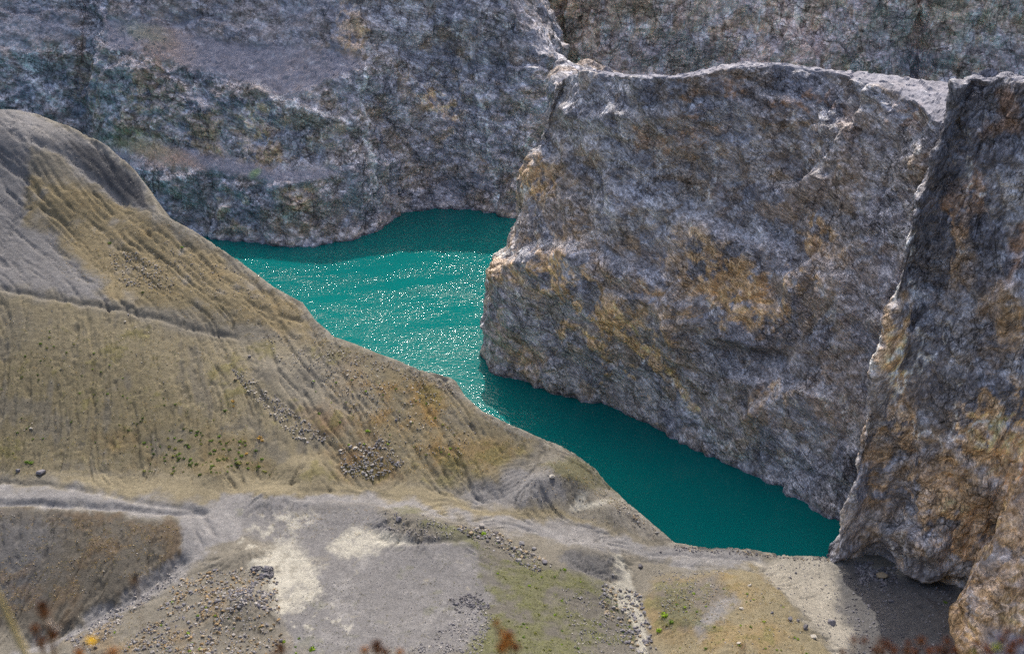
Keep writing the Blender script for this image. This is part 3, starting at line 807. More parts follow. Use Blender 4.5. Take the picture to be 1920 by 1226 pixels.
    n = add(nt, 'ShaderNodeTexNoise'); n.inputs['Scale'].default_value = 2.2; n.inputs['Detail'].default_value = 6; n.inputs['Roughness'].default_value = .75
    L(mp.outputs[0], n.inputs['Vector'])
    bp = add(nt, 'ShaderNodeBump'); bp.inputs['Distance'].default_value = .4; bp.inputs['Strength'].default_value = .45
    L(n.outputs['Fac'], bp.inputs['Height']); L(nrm, bp.inputs['Normal']); L(bp.outputs[0], b.inputs['Normal'])
    b.inputs['Roughness'].default_value = .95; b.inputs['Specular IOR Level'].default_value = .12
    return m
M_rock = rock_mat('headland_rock', (.5, -.3, 1))
M_rock_steep = rock_mat('upright_bedded_rock', (.75, .35, -.35), 2.8)
M_rock_back = rock_mat('back_wall_rock', (.35, -.1, 1), 2.2, 1.7)
M_rock_far = rock_mat('far_wall_rock', (.12, 0, 1), 1.6, 2.3)

def col_pts(b, r, mids=(), back=30, zback=-1.0, low=-4, ridge=None, ax=0.0):
    """column of a rock body: foot, points up the face, rim, plateau, back foot"""
    b, r = np.array(b, float), np.array(r, float)
    foot = b + (b - r) * (4 / max(1, r[2] - b[2])); foot[2] = b[2] - 4
    ms = []
    for t, out in mids:
        p = b + (r - b) * t; p[1] -= out; ms.append(p)
    rd = np.array(ridge, float) if ridge is not None else r + np.array([ax * back * .3, back * .3, -back * .3 * .17])
    bk = rd + np.array([ax * back, back, zback])
    end = bk + np.array([ax * 14, 14, 0]); end[2] = low
    return [foot, b, *ms, r, rd, bk, end]

PZ = at_z
MID = ((.2, 1.0), (.45, 1.5), (.7, 1.0))
r1 = [col_pts((48,380,0), (62,372,56), MID, 20), col_pts((12,345,0), (32,346,68), MID, 20), col_pts((-5,321,0), (15,328,75.5), MID, 20)]
for (bq, rq, z, mids, ridge) in [
    ((893,648), (1044,172), 76, ((.2,2),(.45,2.5),(.72,1)), None),
    ((918,690), (1062,146), 79.5, ((.2,3),(.45,5),(.70,1)), (1085,139,81)),
    ((980,715), (1125,141), 83, ((.2,3),(.45,5.5),(.70,1)), (1130,134,83.6)),
    ((1060,742), (1200,145), 85.5, ((.2,3),(.45,5),(.70,0)), None),
    ((1150,765), (1290,144), 87.5, ((.2,3),(.45,5),(.70,-1)), None),
    ((1250,812), (1370,127), 89.5, ((.2,3),(.45,6),(.70,0)), None),
    ((1330,860), (1450,121), 90, ((.2,3),(.45,6),(.70,2)), None),
    ((1400,890), (1540,131), 89.5, ((.2,3),(.45,5),(.70,2)), None),
    ((1480,930), (1630,156), 89, ((.2,2),(.45,3),(.70,1)), (1640,137,90)),
    ((1550,975), (1705,183), 88, ((.2,0),(.45,0),(.70,0)), (1715,147,89.6)),
    ((1610,990), (1760,226), 85.5, ((.2,0),(.45,0),(.70,0)), (1790,160,88.5)),
    ((1700,1000), (1840,232), 84, ((.2,0),(.45,0),(.70,0)), (1900,168,88))]:
    r1.append(col_pts(PZ(*bq, 0), PZ(*rq, z), mids, 26, ridge=None if ridge is None else PZ(*ridge), zback=-8))

cliff('peninsula_cliff', 'broad grey and ochre rock headland rising from the lake with a flat top', r1, 620, 440, 100, bed=(.5, -.3, 1), flat=1.5,
      brows=[([(930,500),(1000,455),(1100,470),(1200,500),(1290,560)], 4.5, 260, 10), ([(1150,350),(1250,380),(1400,450),(1480,465)], 3.5, 120, 10),
             ([(1430,340),(1500,345),(1540,325)], 2.5, 70, 5), ([(1470,520),(1530,480),(1590,520)], 4, 160, 6), ([(1330,640),(1400,655),(1470,660)], -3.5, 70, 5),
             ([(1400,780),(1500,715),(1540,735)], 3, 110, 6), ([(1490,520),(1580,515)], 2, 130, 6), ([(980,330),(1010,280),(1050,300)], 3, 90, 8), ([(1050,200),(1200,215),(1380,180)], 2.0, 60, 8)],
      ochre=[(1000,490,80,40,10,.8),(1090,560,60,110,-15,.75),(1150,640,60,90,30,.7),(1210,690,50,70,40,.6),(1290,520,90,60,0,.45),(1400,540,90,45,-10,.85),(1520,510,50,40,20,.6),
             (1400,590,100,30,0,.75),(1330,470,60,40,30,.5),(1520,440,60,30,-10,.7),(1010,340,35,30,-40,.7),(1230,650,30,80,35,.6),(940,560,25,80,10,.35),(1470,740,60,20,-25,.45),(1040,690,140,30,10,.25)],
      pale=[(1160,370,40,70,10,.6),(1290,410,110,40,25,.6),(1430,430,70,30,20,.5),(1180,240,60,60,0,.45),(1270,450,60,25,10,.55),(1340,820,60,30,35,.6),(1480,900,60,25,35,.4),(1120,165,70,25,0,.5),(1300,260,100,40,-10,.3),(1000,460,60,12,-12,.7),(1540,490,50,14,20,.7)],
      rust=[(1285,205,18,30,20,.6),(1380,170,40,14,0,.5),(1290,265,60,14,-10,.5),(1500,190,60,12,0,.5),(1700,210,22,40,0,.6),(1210,260,16,24,0,.6),(1590,230,20,40,0,.25)],
      dark=[(1480,190,140,30,5,.5),(1650,620,60,160,0,.45),(1450,690,160,60,10,.4),(1380,640,60,20,0,.5),(1560,900,50,70,0,.5),(1250,180,100,30,-5,.3)],
      veins=[([(1165,560),(1230,660),(1300,770)], 5, 'gold', .8), ([(945,480),(1010,455),(1090,465)], 7, 'white', .5), ([(975,340),(985,355)], 6, 'white', .8)], brownish=.38, bedded=(1480, 250, 270, 95, 6, .8))

r2 = [col_pts((92,262,0), (106,264,86), ((.2,0),(.45,0),(.7,0)), 10, ax=.5), col_pts((80,228,0), (100,242,93), ((.2,0),(.45,0),(.7,0)), 10, ax=.5)]
def c2(bq, bz, rq, z, mids): return col_pts(PZ(*bq, bz), PZ(*rq, z), mids, 34, zback=-13, ax=.46)
r2 += [c2((1556,1046), .4, (1796,165), 99, ((.2,0),(.45,1),(.7,0))),
       c2((1600,1052), .6, (1818,146), 100.5, ((.2,2),(.45,3),(.7,1))),
       c2((1650,1060), .8, (1850,150), 101, ((.2,3),(.45,3),(.7,2))),
       c2((1695,1102), 2, (1882,141), 102, ((.2,1),(.45,1),(.7,1))),
       c2((1745,1112), 3, (1910,150), 102, ((.2,2),(.45,2),(.7,1))),
       c2((1800,1105), 4, (1960,150), 102.5, ((.2,4),(.45,5),(.7,2))),
       c2((1900,1110), 5, (2060,152), 103, ((.2,5),(.45,6),(.7,3))),
       c2((2100,1150), 6, (2260,160), 104, ((.2,5),(.45,6),(.7,3)))]
# the prow leans out to the left in mid height
for k_, t_, dx in ((2, 2, -.6), (2, 3, -1.6), (2, 4, -1.8), (3, 3, -.6)): r2[k_][t_][0] += dx
cliff('steep_right_cliff', 'tall dark jagged rock wall at the right with tan slabs', r2, 400, 560, 300, bed=(.75, .35, -.35), flat=1.7, amp=(2.4, 1.4, .8, .45),
      brows=[([(1655,575),(1715,580)], 1.0, 200, 6), ([(1700,870),(1780,840),(1860,900)], 2, 120, 8), ([(1680,1085),(1740,1100),(1790,1090)], -4, 40, 5), ([(1660,990),(1700,985),(1760,1020)], 3, 60, 5), ([(1870,560),(1920,480)], 3, 260, 6)],
      ochre=[(1685,660,28,95,6,.95),(1640,610,14,30,0,.5),(1880,780,70,60,-30,.75),(1900,880,50,90,0,.7),(1830,840,60,50,0,.55),(1740,920,70,60,30,.55),(1800,1000,90,60,20,.5),(1630,790,30,40,0,.55),(1640,900,40,60,0,.35),(1740,1070,60,30,0,.5),(1890,600,40,60,0,.35),(1700,790,20,50,0,.5),(1780,480,40,70,0,.3)],
      pale=[(1780,640,60,80,10,.35),(1860,360,60,40,-20,.4),(1700,400,16,60,20,.6),(1760,940,60,30,20,.5),(1640,980,60,20,0,.35)],
      rust=[(1830,360,14,40,0,.6),(1790,400,30,50,0,.4),(1870,250,40,14,-10,.35),(1910,470,14,60,20,.5),(1885,200,16,40,0,.4)],
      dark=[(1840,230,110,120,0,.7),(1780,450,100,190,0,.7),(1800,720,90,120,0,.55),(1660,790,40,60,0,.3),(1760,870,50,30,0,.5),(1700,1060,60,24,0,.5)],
      veins=[([(1720,430),(1690,480),(1665,560)], 4, 'white', .8), ([(1660,590),(1640,680),(1610,760),(1600,790)], 4, 'white', .7)], brownish=.16, layer=.22, contrast=1.0, joints=((6, 30, .9), (2.6, 12, .5)), mat=M_rock_steep)

r3 = []
def c3(pts):
    pts = [np.array(p, float) for p in pts]
    foot = pts[0].copy(); foot[2] -= 5
    bk = pts[-1] + np.array([6, 14, -2]); end = bk + np.array([10, 10, -20])
    return [foot, *pts, bk, end]
r3 += [c3([(88,182,3), (93,186,10), (99,190,18), (104,196,28)]),
       c3([PZ(1800,1196,4.2), at_y(1789,1118,174.5), at_y(1850,1012,180), at_y(1915,880,187)]),
       c3([PZ(1815,1240,4.6), at_y(1812,1150,171), at_y(1870,1030,177), at_y(1955,840,187)]),
       c3([PZ(1880,1300,5), at_y(1880,1180,167), at_y(1960,1010,175), at_y(2060,780,188)]),
       c3([PZ(2080,1400,5), at_y(2060,1220,165), at_y(2160,980,176), at_y(2260,720,190)])]
cliff('ochre_slab', 'ochre stained rock slab leaning at the lower right corner', r3, 170, 250, 500, mat=M_rock_steep, bed=(.8, .1, -.5), flat=2.0, amp=(1.6, 1.3, .7, .34),
      ochre=[(1860,1050,140,220,0,.95),(1900,950,70,110,0,.9),(1840,1150,80,100,0,.8)], pale=[(1900,1010,30,40,0,.3)], dark=[(1800,1180,14,50,0,.7)], rust=[(1900,920,30,40,0,.4)], brownish=.5, base='ochre', bright=.95, joints=((4, 14, .5),))

# ---- back wall: each column lists (px, py, distance) from the water up
def cb(px, base, rows, top, hidden=False):
    pts = []
    b = PZ(px, base, 0) if not hidden else at_y(px, base, hidden)
    if hidden: b[2] = 0
    lo = b.copy(); lo[2] = -4; lo[1] -= 1
    pts += [lo, b]
    for r in rows: pts.append(at_y(*r))
    t = pts[-1].copy(); t[1] += top[0]; t[2] = top[1]
    pts.append(t)
    pts.append(t + np.array([0, 30, 5])); pts.append(t + np.array([0, 140, 9]))
    return pts
bk = [cb(-260, 420, [(-260,330,420),(-260,300,425),(-260,120,438),(-260,60,450),(-260,0,456)], (36,126), 416),
      cb(-120, 420, [(-120,325,424),(-120,300,429),(-120,110,444),(-120,40,456),(-120,0,461)], (34,126), 420),
      cb(0, 420, [(0,322,428),(0,296,433),(0,100,449),(0,30,461),(0,-20,469)], (32,126), 424),
      cb(130, 420, [(130,318,432),(130,285,438),(130,88,455),(140,22,467),(140,-20,473)], (30,126), 428),
      cb(160, 420, [(160,318,430),(160,285,436),(162,90,457),(165,20,469),(165,-20,474)], (30,126), 426),
      cb(200, 430, [(200,318,420),(205,268,430),(200,92,443),(200,38,457),(200,-20,466)], (30,126), 414),
      cb(290, 440, [(290,318,412),(290,262,423),(280,108,438),(280,48,453),(290,-20,464)], (28,126), 403),
      cb(370, 441, [(365,322,408),(360,284,417),(360,128,434),(375,72,450),(375,-20,464)], (26,126)),
      cb(470, 455, [(470,336,402),(470,306,409),(460,150,428),(470,92,446),(480,-20,463)], (24,126)),
      cb(550, 465, [(550,344,399),(545,322,404),(540,178,422),(560,90,443),(570,-20,461)], (22,126)),
      cb(640, 457, [(640,330,405),(640,312,408),(640,140,427),(650,105,437),(650,-20,456)], (22,126)),
      cb(700, 432, [(700,320,416),(700,304,418),(700,140,437),(705,115,444),(700,-20,460)], (20,124)),
      cb(760, 403, [(760,310,434),(760,292,436),(760,150,451),(765,125,455),(770,-20,468)], (18,122)),
      cb(830, 397, [(830,308,440),(830,290,442),(835,150,457),(840,128,460),(840,-20,473)], (16,120)),
      cb(905, 404, [(905,308,434),(910,290,436),(925,150,451),(930,120,454),(915,-20,468)], (16,119)),
      cb(960, 407, [(965,308,431),(975,290,433),(1015,160,446),(1022,110,451),(952,-20,468)], (16,118)),
      cb(1010, 407, [(1015,308,434),(1030,290,438),(1052,160,458),(1045,110,464),(985,-20,480)], (14,118)),
      cb(1060, 400, [(1060,308,450),(1060,290,455),(1075,150,485),(1070,110,490),(1020,-20,503)], (10,118))]

def back_extra(c, px, py, P, steep, a1, a2, a3):
    def mx(m, k, a):
        nonlocal c
        m = np.clip(m * a, 0, 1)[:, None]; c = c * (1 - m) + ROCK[k][None] * m
    mx(blob(px + 30 * a2, py + 20 * a3, 255, 270, 60, 18, 10, .6), 'grass', .4)
    mx(blob(px + 30 * a2, py + 20 * a3, 300, 290, 60, 24, 15, .6), 'orange_soil', .45)
    mx(blob(px + 40 * a2, py + 20 * a3, 310, 85, 50, 40, 60, .8), 'orange_soil', .3)
    mx(blob(px + 40 * a2, py + 20 * a3, 270, 60, 40, 16, 20, .8), 'grass', .22)
    mx(blob(px, py, 478, 325, 12, 6, -30, .6), 'grass', .7)
    return c
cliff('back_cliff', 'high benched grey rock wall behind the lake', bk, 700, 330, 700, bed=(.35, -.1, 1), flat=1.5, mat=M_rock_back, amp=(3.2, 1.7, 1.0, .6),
      brows=[([(480,150),(520,185),(580,200),(640,225)], 3, 90, 6), ([(380,200),(420,240),(500,300)], 2, 60, 8), ([(300,330),(420,335),(560,350)], 1.5, 80, 6), ([(720,20),(790,50),(900,10)], 2, 60, 8)],
      ochre=[(655,60,20,60,0,.8),(480,260,60,40,-40,.45),(510,300,40,20,0,.5),(555,140,30,40,20,.6),(830,180,30,60,20,.55),(830,220,30,40,20,.5),(560,370,20,50,0,.4),(250,180,120,60,10,.25),(390,260,40,40,40,.4),(600,90,20,20,0,.3),(440,400,30,40,0,.3)],
      pale=[(570,200,50,14,20,.8),(740,30,40,40,0,.5),(780,60,90,40,-15,.4),(860,250,60,40,30,.45),(660,200,20,70,0,.45),(60,120,20,70,-35,.6),(20,40,40,40,0,.4),(210,60,40,10,0,.3),(520,90,60,50,0,.35),(700,350,70,60,0,.25)],
      rust=[(290,130,20,20,40,.4)],
      dark=[(150,190,24,70,0,.7),(60,170,80,60,10,.45),(370,220,14,50,-10,.8),(400,390,140,40,0,.35),(800,375,30,18,0,.6),(950,90,50,60,0,.4),(880,330,80,40,0,.35),(600,40,20,60,0,.3)],  # dark rock, plus painted shade in the upright recess and clefts
      veins=[([(682,135),(685,230),(700,300),(703,380)], 6, 'white', .6), ([(480,150),(520,185),(570,205),(650,225)], 5, 'white', .8), ([(790,60),(795,130),(800,160)], 4, 'pale', .5),
             ([(890,140),(905,220),(925,330),(925,390)], 4, 'white', .9), ([(980,190),(980,240),(990,280)], 4, 'white', .6), ([(905,60),(910,150),(915,260)], 4, 'pale', .4), ([(40,110),(70,160),(110,200)], 8, 'white', .5)],
      extra=back_extra, brownish=.45, bright=1.08, contrast=.72, joints=((20, 70, 2.4), (8, 24, 1.1)), hue=(.985, 1.0, 1.03))

b2 = []
for (px, d0, lean, low) in [(900,540,12,230),(1000,520,12,230),(1080,505,12,230),(1200,500,14,230),(1320,505,14,230),(1420,500,16,230),(1480,486,26,230),(1540,480,34,230),(1590,494,20,230),(1680,496,14,230),(1720,510,10,230),(1760,498,14,230),(1850,492,12,230),(1930,500,12,230),(2060,490,14,230),(2300,470,14,230)]:
    pts = [at_y(px, low + 120, d0 - 3), at_y(px, low, d0), at_y(px, 140, d0 + lean * .35), at_y(px, 70, d0 + lean * .7), at_y(px, -10, d0 + lean)]
    t = pts[-1] + np.array([0, 12, 28]); pts += [t, t + np.array([0, 40, 5]), t + np.array([0, 140, 9])]
    b2.append(pts)
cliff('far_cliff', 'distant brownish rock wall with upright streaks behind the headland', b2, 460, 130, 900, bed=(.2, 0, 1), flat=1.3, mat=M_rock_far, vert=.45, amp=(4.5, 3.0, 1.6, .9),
      ochre=[(1040,40,30,60,0,.3),(1500,30,50,40,0,.25)],
      pale=[(1560,60,80,24,35,.45),(1480,30,30,60,40,.35),(1360,60,50,40,0,.35),(1840,80,50,40,0,.3),(1450,120,60,20,20,.4)],
      dark=[(1260,100,120,40,0,.45),(1700,110,60,40,0,.6),(1740,120,50,30,0,.6),(1890,120,40,40,0,.5),(1640,60,40,60,0,.4)], brownish=.3, bright=1.5, base='mauve', contrast=.55, joints=((22, 90, 4.0), (9, 30, 1.8)), hue=(1.06, .975, .97))  # dark rock, plus painted shade in the recess towards the right

# ================================================================== THE BANK UNDER THE VIEWPOINT
ta = np.radians(np.linspace(-75, 75, 120)); ra = np.r_[np.linspace(0.2, 3.2, 24), np.geomspace(3.3, 150, 90)]
TA, RA = np.meshgrid(ta, ra, indexing='ij')
BX, BY = (RA * np.sin(TA)).ravel(), (RA * np.cos(TA)).ravel(); BR = RA.ravel()
def bank_z(r): return np.where(r < 3.2, 148.35 - .6 * r, np.interp(r, [3.2, 6, 40, 90, 138, 150], [146.43, 142.5, 98, 46, 6, 2]))
Pb_ = np.stack([BX, BY, bank_z(BR)], 1)
Pb_[:, 2] += np.where(BR > 6, 1.0, .04) * fbm(Pb_, 6, 3, 820) - np.where(BR > 6, 1, 0)
bank_col = np.tile(lin(110, 98, 66), (len(BX), 1)) * (1 + .3 * fbm(Pb_, 1.0, 3, 830))[:, None]
o = link('viewpoint_bank', np_mesh('viewpoint_bank', Pb_, grid_faces(120, len(ra), True), bank_col, True), M_land)
tag(o, 'weedy brown bank under the viewpoint', None, None, 'structure')

# ================================================================== LOOSE ROCK
def rock_shape(seed, squash=.75, sub=False):
    """angular block: hull of a few random points"""
    import bmesh
    r = np.random.default_rng(seed)
    bm = bmesh.new()
    n = 22 if sub else 11
    for k in range(n):
        v = r.standard_normal(3); v /= np.linalg.norm(v)
        v *= np.array([1.1, .85, squash]) * r.uniform(.85, 1.1)
        bm.verts.new(v)
    bmesh.ops.convex_hull(bm, input=bm.verts)
    for v in [v for v in bm.verts if not v.link_faces]: bm.verts.remove(v)
    bmesh.ops.triangulate(bm, faces=bm.faces)
    bm.verts.index_update()
    V = np.array([v.co[:] for v in bm.verts]); F = np.array([[v.index for v in f.verts] for f in bm.faces])
    bm.free()
    return V, F
SHAPES = [rock_shape(s, .62 + .05 * (s % 5)) for s in range(12)]
STONE = [lin(140,138,140), lin(120,118,124), lin(165,160,156), lin(156,142,120), lin(104,102,106), lin(186,180,170), lin(150,128,98)]

def pick(poly, n, seed, ok=None):
    m = inside(lpx[idx_ok], lpy[idx_ok], poly)
    c = idx_ok[m]
    if not len(c): return c
    w = rr[c % NR]                                       # equal density per area
    r = np.random.default_rng(seed)
    cl = sstep(-.15, .35, n2[c] + .5 * n8[c] + .1) + .05  # clustered
    return r.choice(c, n, p=w * cl / (w * cl).sum())

RUBBLE = [  # polygon, count, size range (m), tones
    ([(200,480),(250,470),(330,520),(320,545),(230,535)], 420, (.12,.36), (0,2,3,5)),
    ([(300,440),(470,520),(520,590),(400,560),(320,500)], 380, (.08,.26), (0,2,3)),
    ([(430,690),(470,700),(560,780),(640,830),(560,830),(470,740)], 520, (.12,.40), (0,1,2,5)),
    ([(480,620),(620,640),(760,700),(700,760),(560,720)], 900, (.08,.30), (0,2,5,3)),
    ([(640,690),(800,720),(900,800),(860,860),(720,840),(640,760)], 900, (.08,.30), (0,2,3,5)),
    ([(630,840),(720,820),(760,870),(700,900),(640,890)], 520, (.14,.42), (0,2,5,1)),
    ([(620,655),(700,664),(860,725),(868,745),(780,715),(650,680)], 900, (.07,.24), (2,5,3)),
    ([(340,1080),(440,1060),(520,1090),(530,1226),(220,1226),(290,1150)], 2600, (.10,.42), (0,1,2,3,6)),
    ([(120,1200),(230,1130),(330,1060),(350,1075),(250,1150),(170,1226)], 800, (.10,.36), (0,1,2)),
    ([(470,1062),(510,1062),(515,1085),(480,1085)], 300, (.18,.46), (1,4,0)),
    ([(430,1110),(480,1090),(520,1120),(500,1150),(430,1145)], 520, (.15,.42), (1,4,0,2)),
    ([(850,985),(920,990),(1040,1060),(1010,1075),(900,1020)], 620, (.12,.46), (3,0,2,4)),
    ([(720,960),(800,965),(900,1010),(780,1010),(720,990)], 500, (.08,.26), (0,1,2)),
    ([(1130,1090),(1200,1110),(1235,1226),(1190,1226),(1120,1130)], 620, (.12,.46), (0,1,3)),
    ([(1050,1100),(1130,1110),(1190,1226),(1080,1226)], 700, (.08,.28), (0,1,2)),
    ([(840,1120),(900,1110),(920,1140),(860,1150)], 260, (.14,.40), (0,1,4)),
    ([(760,1226),(900,1130),(930,1150),(900,1226)], 700, (.08,.30), (0,1,2)),
    ([(1220,1070),(1360,1070),(1340,1130),(1240,1150)], 500, (.08,.28), (0,1,2)),
    ([(1230,1130),(1440,1090),(1540,1226),(1240,1226)], 520, (.06,.22), (0,2,3)),
    ([(1420,1060),(1560,1050),(1600,1226),(1540,1226)], 420, (.06,.22), (0,1,4)),
    ([(1570,1050),(1790,1110),(1800,1226),(1600,1226)], 900, (.08,.34), (1,0,4)),
    ([(1600,1050),(1680,1060),(1690,1110),(1610,1100)], 320, (.16,.50), (1,4,0)),
    ([(530,1100),(860,1030),(860,1226),(540,1226)], 1300, (.05,.16), (0,1,2)),
    ([(0,560),(430,640),(500,880),(0,880)], 900, (.05,.20), (0,3,5)),
    ([(0,960),(340,980),(300,1060),(0,1170)], 520, (.06,.22), (0,3,2)),
    ([(100,340),(420,500),(560,590),(480,620),(200,540)], 900, (.05,.18), (3,5,0)),
    ([(0,210),(280,340),(290,390),(120,300),(0,240)], 300, (.06,.22), (0,2)),
    ([(900,880),(1160,880),(1250,1010),(1000,960)], 500, (.06,.22), (0,1,3)),
    ([(1262,1018),(1400,1028),(1556,1044),(1556,1054),(1400,1040),(1262,1032)], 420, (.08,.30), (0,1,4,3)),
    ([(1170,940),(1262,1016),(1240,1018),(1150,950)], 260, (.08,.28), (0,5,3)),
]
RV, RF, RC = [], [], []; off = 0; singles = []
rg = np.random.default_rng(99)
for zi, (poly, n, (s0, s1), tones) in enumerate(RUBBLE):
    c = pick(poly, int(n * 1.15), 300 + zi)
    sizes = s0 + (s1 - s0) * rg.random(len(c)) ** 3.2
    for i, s in zip(c, sizes):
        V, F_ = SHAPES[rg.integers(12)]
        a = rg.uniform(0, 6.28); ca, sa = math.cos(a), math.sin(a)
        p = land[i]; t = STONE[tones[rg.integers(len(tones))]] * rg.uniform(.75, 1.2)
        if s > .30 and len(singles) < 4000: singles.append((s, zi, p, a, t)); continue
        v = V * s; v = np.stack([v[:, 0] * ca - v[:, 1] * sa, v[:, 0] * sa + v[:, 1] * ca, v[:, 2]], 1) + p + [rg.uniform(-.15, .15), rg.uniform(-.15, .15), s * .25]
        RV.append(v); RF.append(F_ + off); RC.append(np.tile(t, (len(V), 1))); off += len(V)
M_stone = tint_mat('loose_stone', grain=((0.15, 0.25),), bump=((0.12, 0.05, 0.4),), rough=.95, spec=.1)

def single_rock_mesh(k, tone):
    V, F_ = rock_shape(700 + k, .6 + .04 * (k % 6), True)
    return np_mesh('rock', V, F_, np.tile(tone, (len(V), 1)), False)
ROCKMESH = {}
def rock_obj(name, p, s, a, tone_i, label, group=None, sink=.25, shape=None):
    key = (int(shape if shape is not None else rg.integers(8)), tone_i)
    if key not in ROCKMESH: ROCKMESH[key] = single_rock_mesh(key[0], STONE[tone_i])
    o = link(name, ROCKMESH[key], M_stone)
    o.location = p + np.array([0, 0, s * sink]); o.rotation_euler = (rg.uniform(-.2, .2), rg.uniform(-.2, .2), a); o.scale = (s, s, s)
    return tag(o, label, 'rock', group)

ZNAME = {0:('rock', 'stones high on the tan slope','rocks high on the tan slope'),
 2:('rock', 'stony hill strip','rocks in the hill strip'),
 5:('rock', 'rubble patch above the road','rocks at the hill foot'),
 7:('rock', 'rubble mound beside cream mud','rocks on the rubble mound'),
 8:('rock', 'stony gully margin','rocks along the gully'),
 9:('rock', 'dark heap touching cream mud','rocks in the small dark heap'),
 10:('rock', 'dark pile below cream mud','rocks in the long dark pile'),
 11:('rock', 'rocky row below the road','rocks between road and green bank'),
 13:('rock', 'pale stream bed','rocks in the dry stream bed'),
 15:('rock', 'clump on the grey pad','rocks on the pad edge'),
 20:('rock', 'shaded gravel','rocks on the shaded gravel'),
 21:('rock', 'rockfall under right cliff','rocks at the right cliff foot')}
def where(p, poly):
    """upper / lower, left / right within its own patch"""
    q = to_pixel(np.array([p])); xs = [a for a, _ in poly]; ys = [b for _, b in poly]
    fx = (q[0][0] - min(xs)) / (max(xs) - min(xs)); fy = (q[1][0] - min(ys)) / (max(ys) - min(ys))
    v = 'upper' if fy < .36 else 'lower' if fy > .66 else 'middle'; h = 'left' if fx < .3 else 'right' if fx > .7 else 'centre'
    return '%s %s' % (v, h)
TONE = {0:'grey', 1:'slate grey', 2:'light grey', 3:'tan', 4:'dark grey', 5:'whitish', 6:'rusty tan'}
singles.sort(key=lambda t: -t[0])
seen_n = 0
for s, zi, p, a, t in singles:
    if zi in ZNAME and seen_n < 235:
        kind_, lab, grp = ZNAME[zi]; tones = RUBBLE[zi][3]; ti = tones[rg.integers(len(tones))]
        size_ = 'large' if s > .40 else 'medium' if s > .34 else 'small'
        rock_obj('rock', p, s, a, ti, '%s %s rock in the %s of the %s' % (size_, TONE[ti], where(p, RUBBLE[zi][0]), lab), grp); seen_n += 1
    else:
        V, F_ = SHAPES[rg.integers(12)]
        RV.append(V * s + p + [0, 0, s * .25]); RF.append(F_ + off); RC.append(np.tile(t, (len(V), 1))); off += len(V)
o = link('rubble', np_mesh('rubble', np.concatenate(RV), np.concatenate(RF), np.concatenate(RC), False), M_stone)
tag(o, 'small loose stones scattered over the slopes and quarry floor', None, None, 'stuff')

BOULDERS = [ # image pixel, radius m, tone, label
 (1509,1176,1.0,4,'dark angular boulder on the pale gravel, largest left of the shadow edge'),
 (1526,1193,.85,5,'whitish boulder on the pale gravel just below a dark one'),
 (1481,1160,.8,1,'grey boulder at the left margin of the pale gravel by the grassy mound'),
 (1497,1163,.5,1,'small grey boulder just right of a bigger one on pale gravel'),
 (1561,1167,1.15,1,'large grey boulder sitting right on the edge of the cliff shadow'),
 (1406,1096,.6,5,'pale stone near the top of the grassy mound by the gravel'),
 (1389,1139,.6,5,'white stone in the middle of the ochre grassy mound'),
 (1383,1205,.5,5,'pale stone low on the ochre grassy mound above its grey hollow'),
 (1448,1147,.5,1,'grey stone on the right flank of the ochre mound'),
 (1459,1101,.4,4,'small dark stone where the grass meets the pale gravel'),
 (1493,1072,.4,4,'dark stone at the top of the pale gravel near the lake end'),
 (1481,1082,.4,4,'small dark stone beside the cracks at the gravel top'),
 (1238,1033,.35,4,'small dark stone on the flat road end beside the lake'),
 (1398,1042,.35,4,'tiny dark stone on the lakeside track near the right shore'),
 (1610,1066,.7,1,'grey boulder in shade just below the right cliff corner'),
 (1653,1079,1.5,3,'tan fallen slab leaning at the shaded cliff foot'),
 (1671,1126,.7,1,'grey block on the shaded gravel below the overhang'),
 (1628,1135,.6,1,'grey block in the middle of the shaded gravel'),
 (905,987,.95,2,'pale boulder beside the road above the green bank'),
 (750,972,1.0,1,'grey boulder on top of the stony berm above the cream patch'),
 (1033,893,.9,5,'whitish boulder beside the hollow near the lakeside spur'),
 (979,1018,.8,0,'grey boulder at the head of the brown rock row'),
 (1000,1029,.75,0,'grey boulder midway along the brown rock row'),
 (1022,1052,.85,1,'dark boulder at the lower end of the brown rock row'),
 (61,802,.5,5,'pale stone on the brown lower left hillside'),
 (79,885,1.3,1,'dark grey outcrop block at the hill foot above the left road'),
 (33,881,.8,1,'small grey outcrop block left of the larger one above the road'),
 (240,589,.5,2,'pale stone beside the bench track on the left hill'),
 (234,602,.4,5,'small white stone just below the bench track on the left hill'),
 (443,710,.6,3,'tan stone at the top of the stony hill strip'),
 (470,668,.55,1,'grey stone where the bench track fades out'),
 (668,840,.7,5,'pale boulder at the top of the dense rubble patch'),
 (715,857,.65,2,'grey boulder at the right of the dense rubble patch'),
 (697,880,.6,0,'grey boulder low in the dense rubble patch above the road'),
 (770,790,.55,2,'grey stone on the ochre grass halfway to the lake edge'),
 (742,785,.5,1,'dark stone on the ochre grass above the rubble'),
 (1200,1060,.8,4,'dark block at the head of the pale stream bed'),
 (1150,1075,.5,0,'grey stone on the bank left of the pale stream bed')]
for k, (bx_, by_, s, t, lab) in enumerate(BOULDERS):
    rock_obj('boulder', ground_at(bx_, by_), s * .8, rg.uniform(0, 6.28), t, lab, None, .3, k % 8)['category'] = 'boulder'

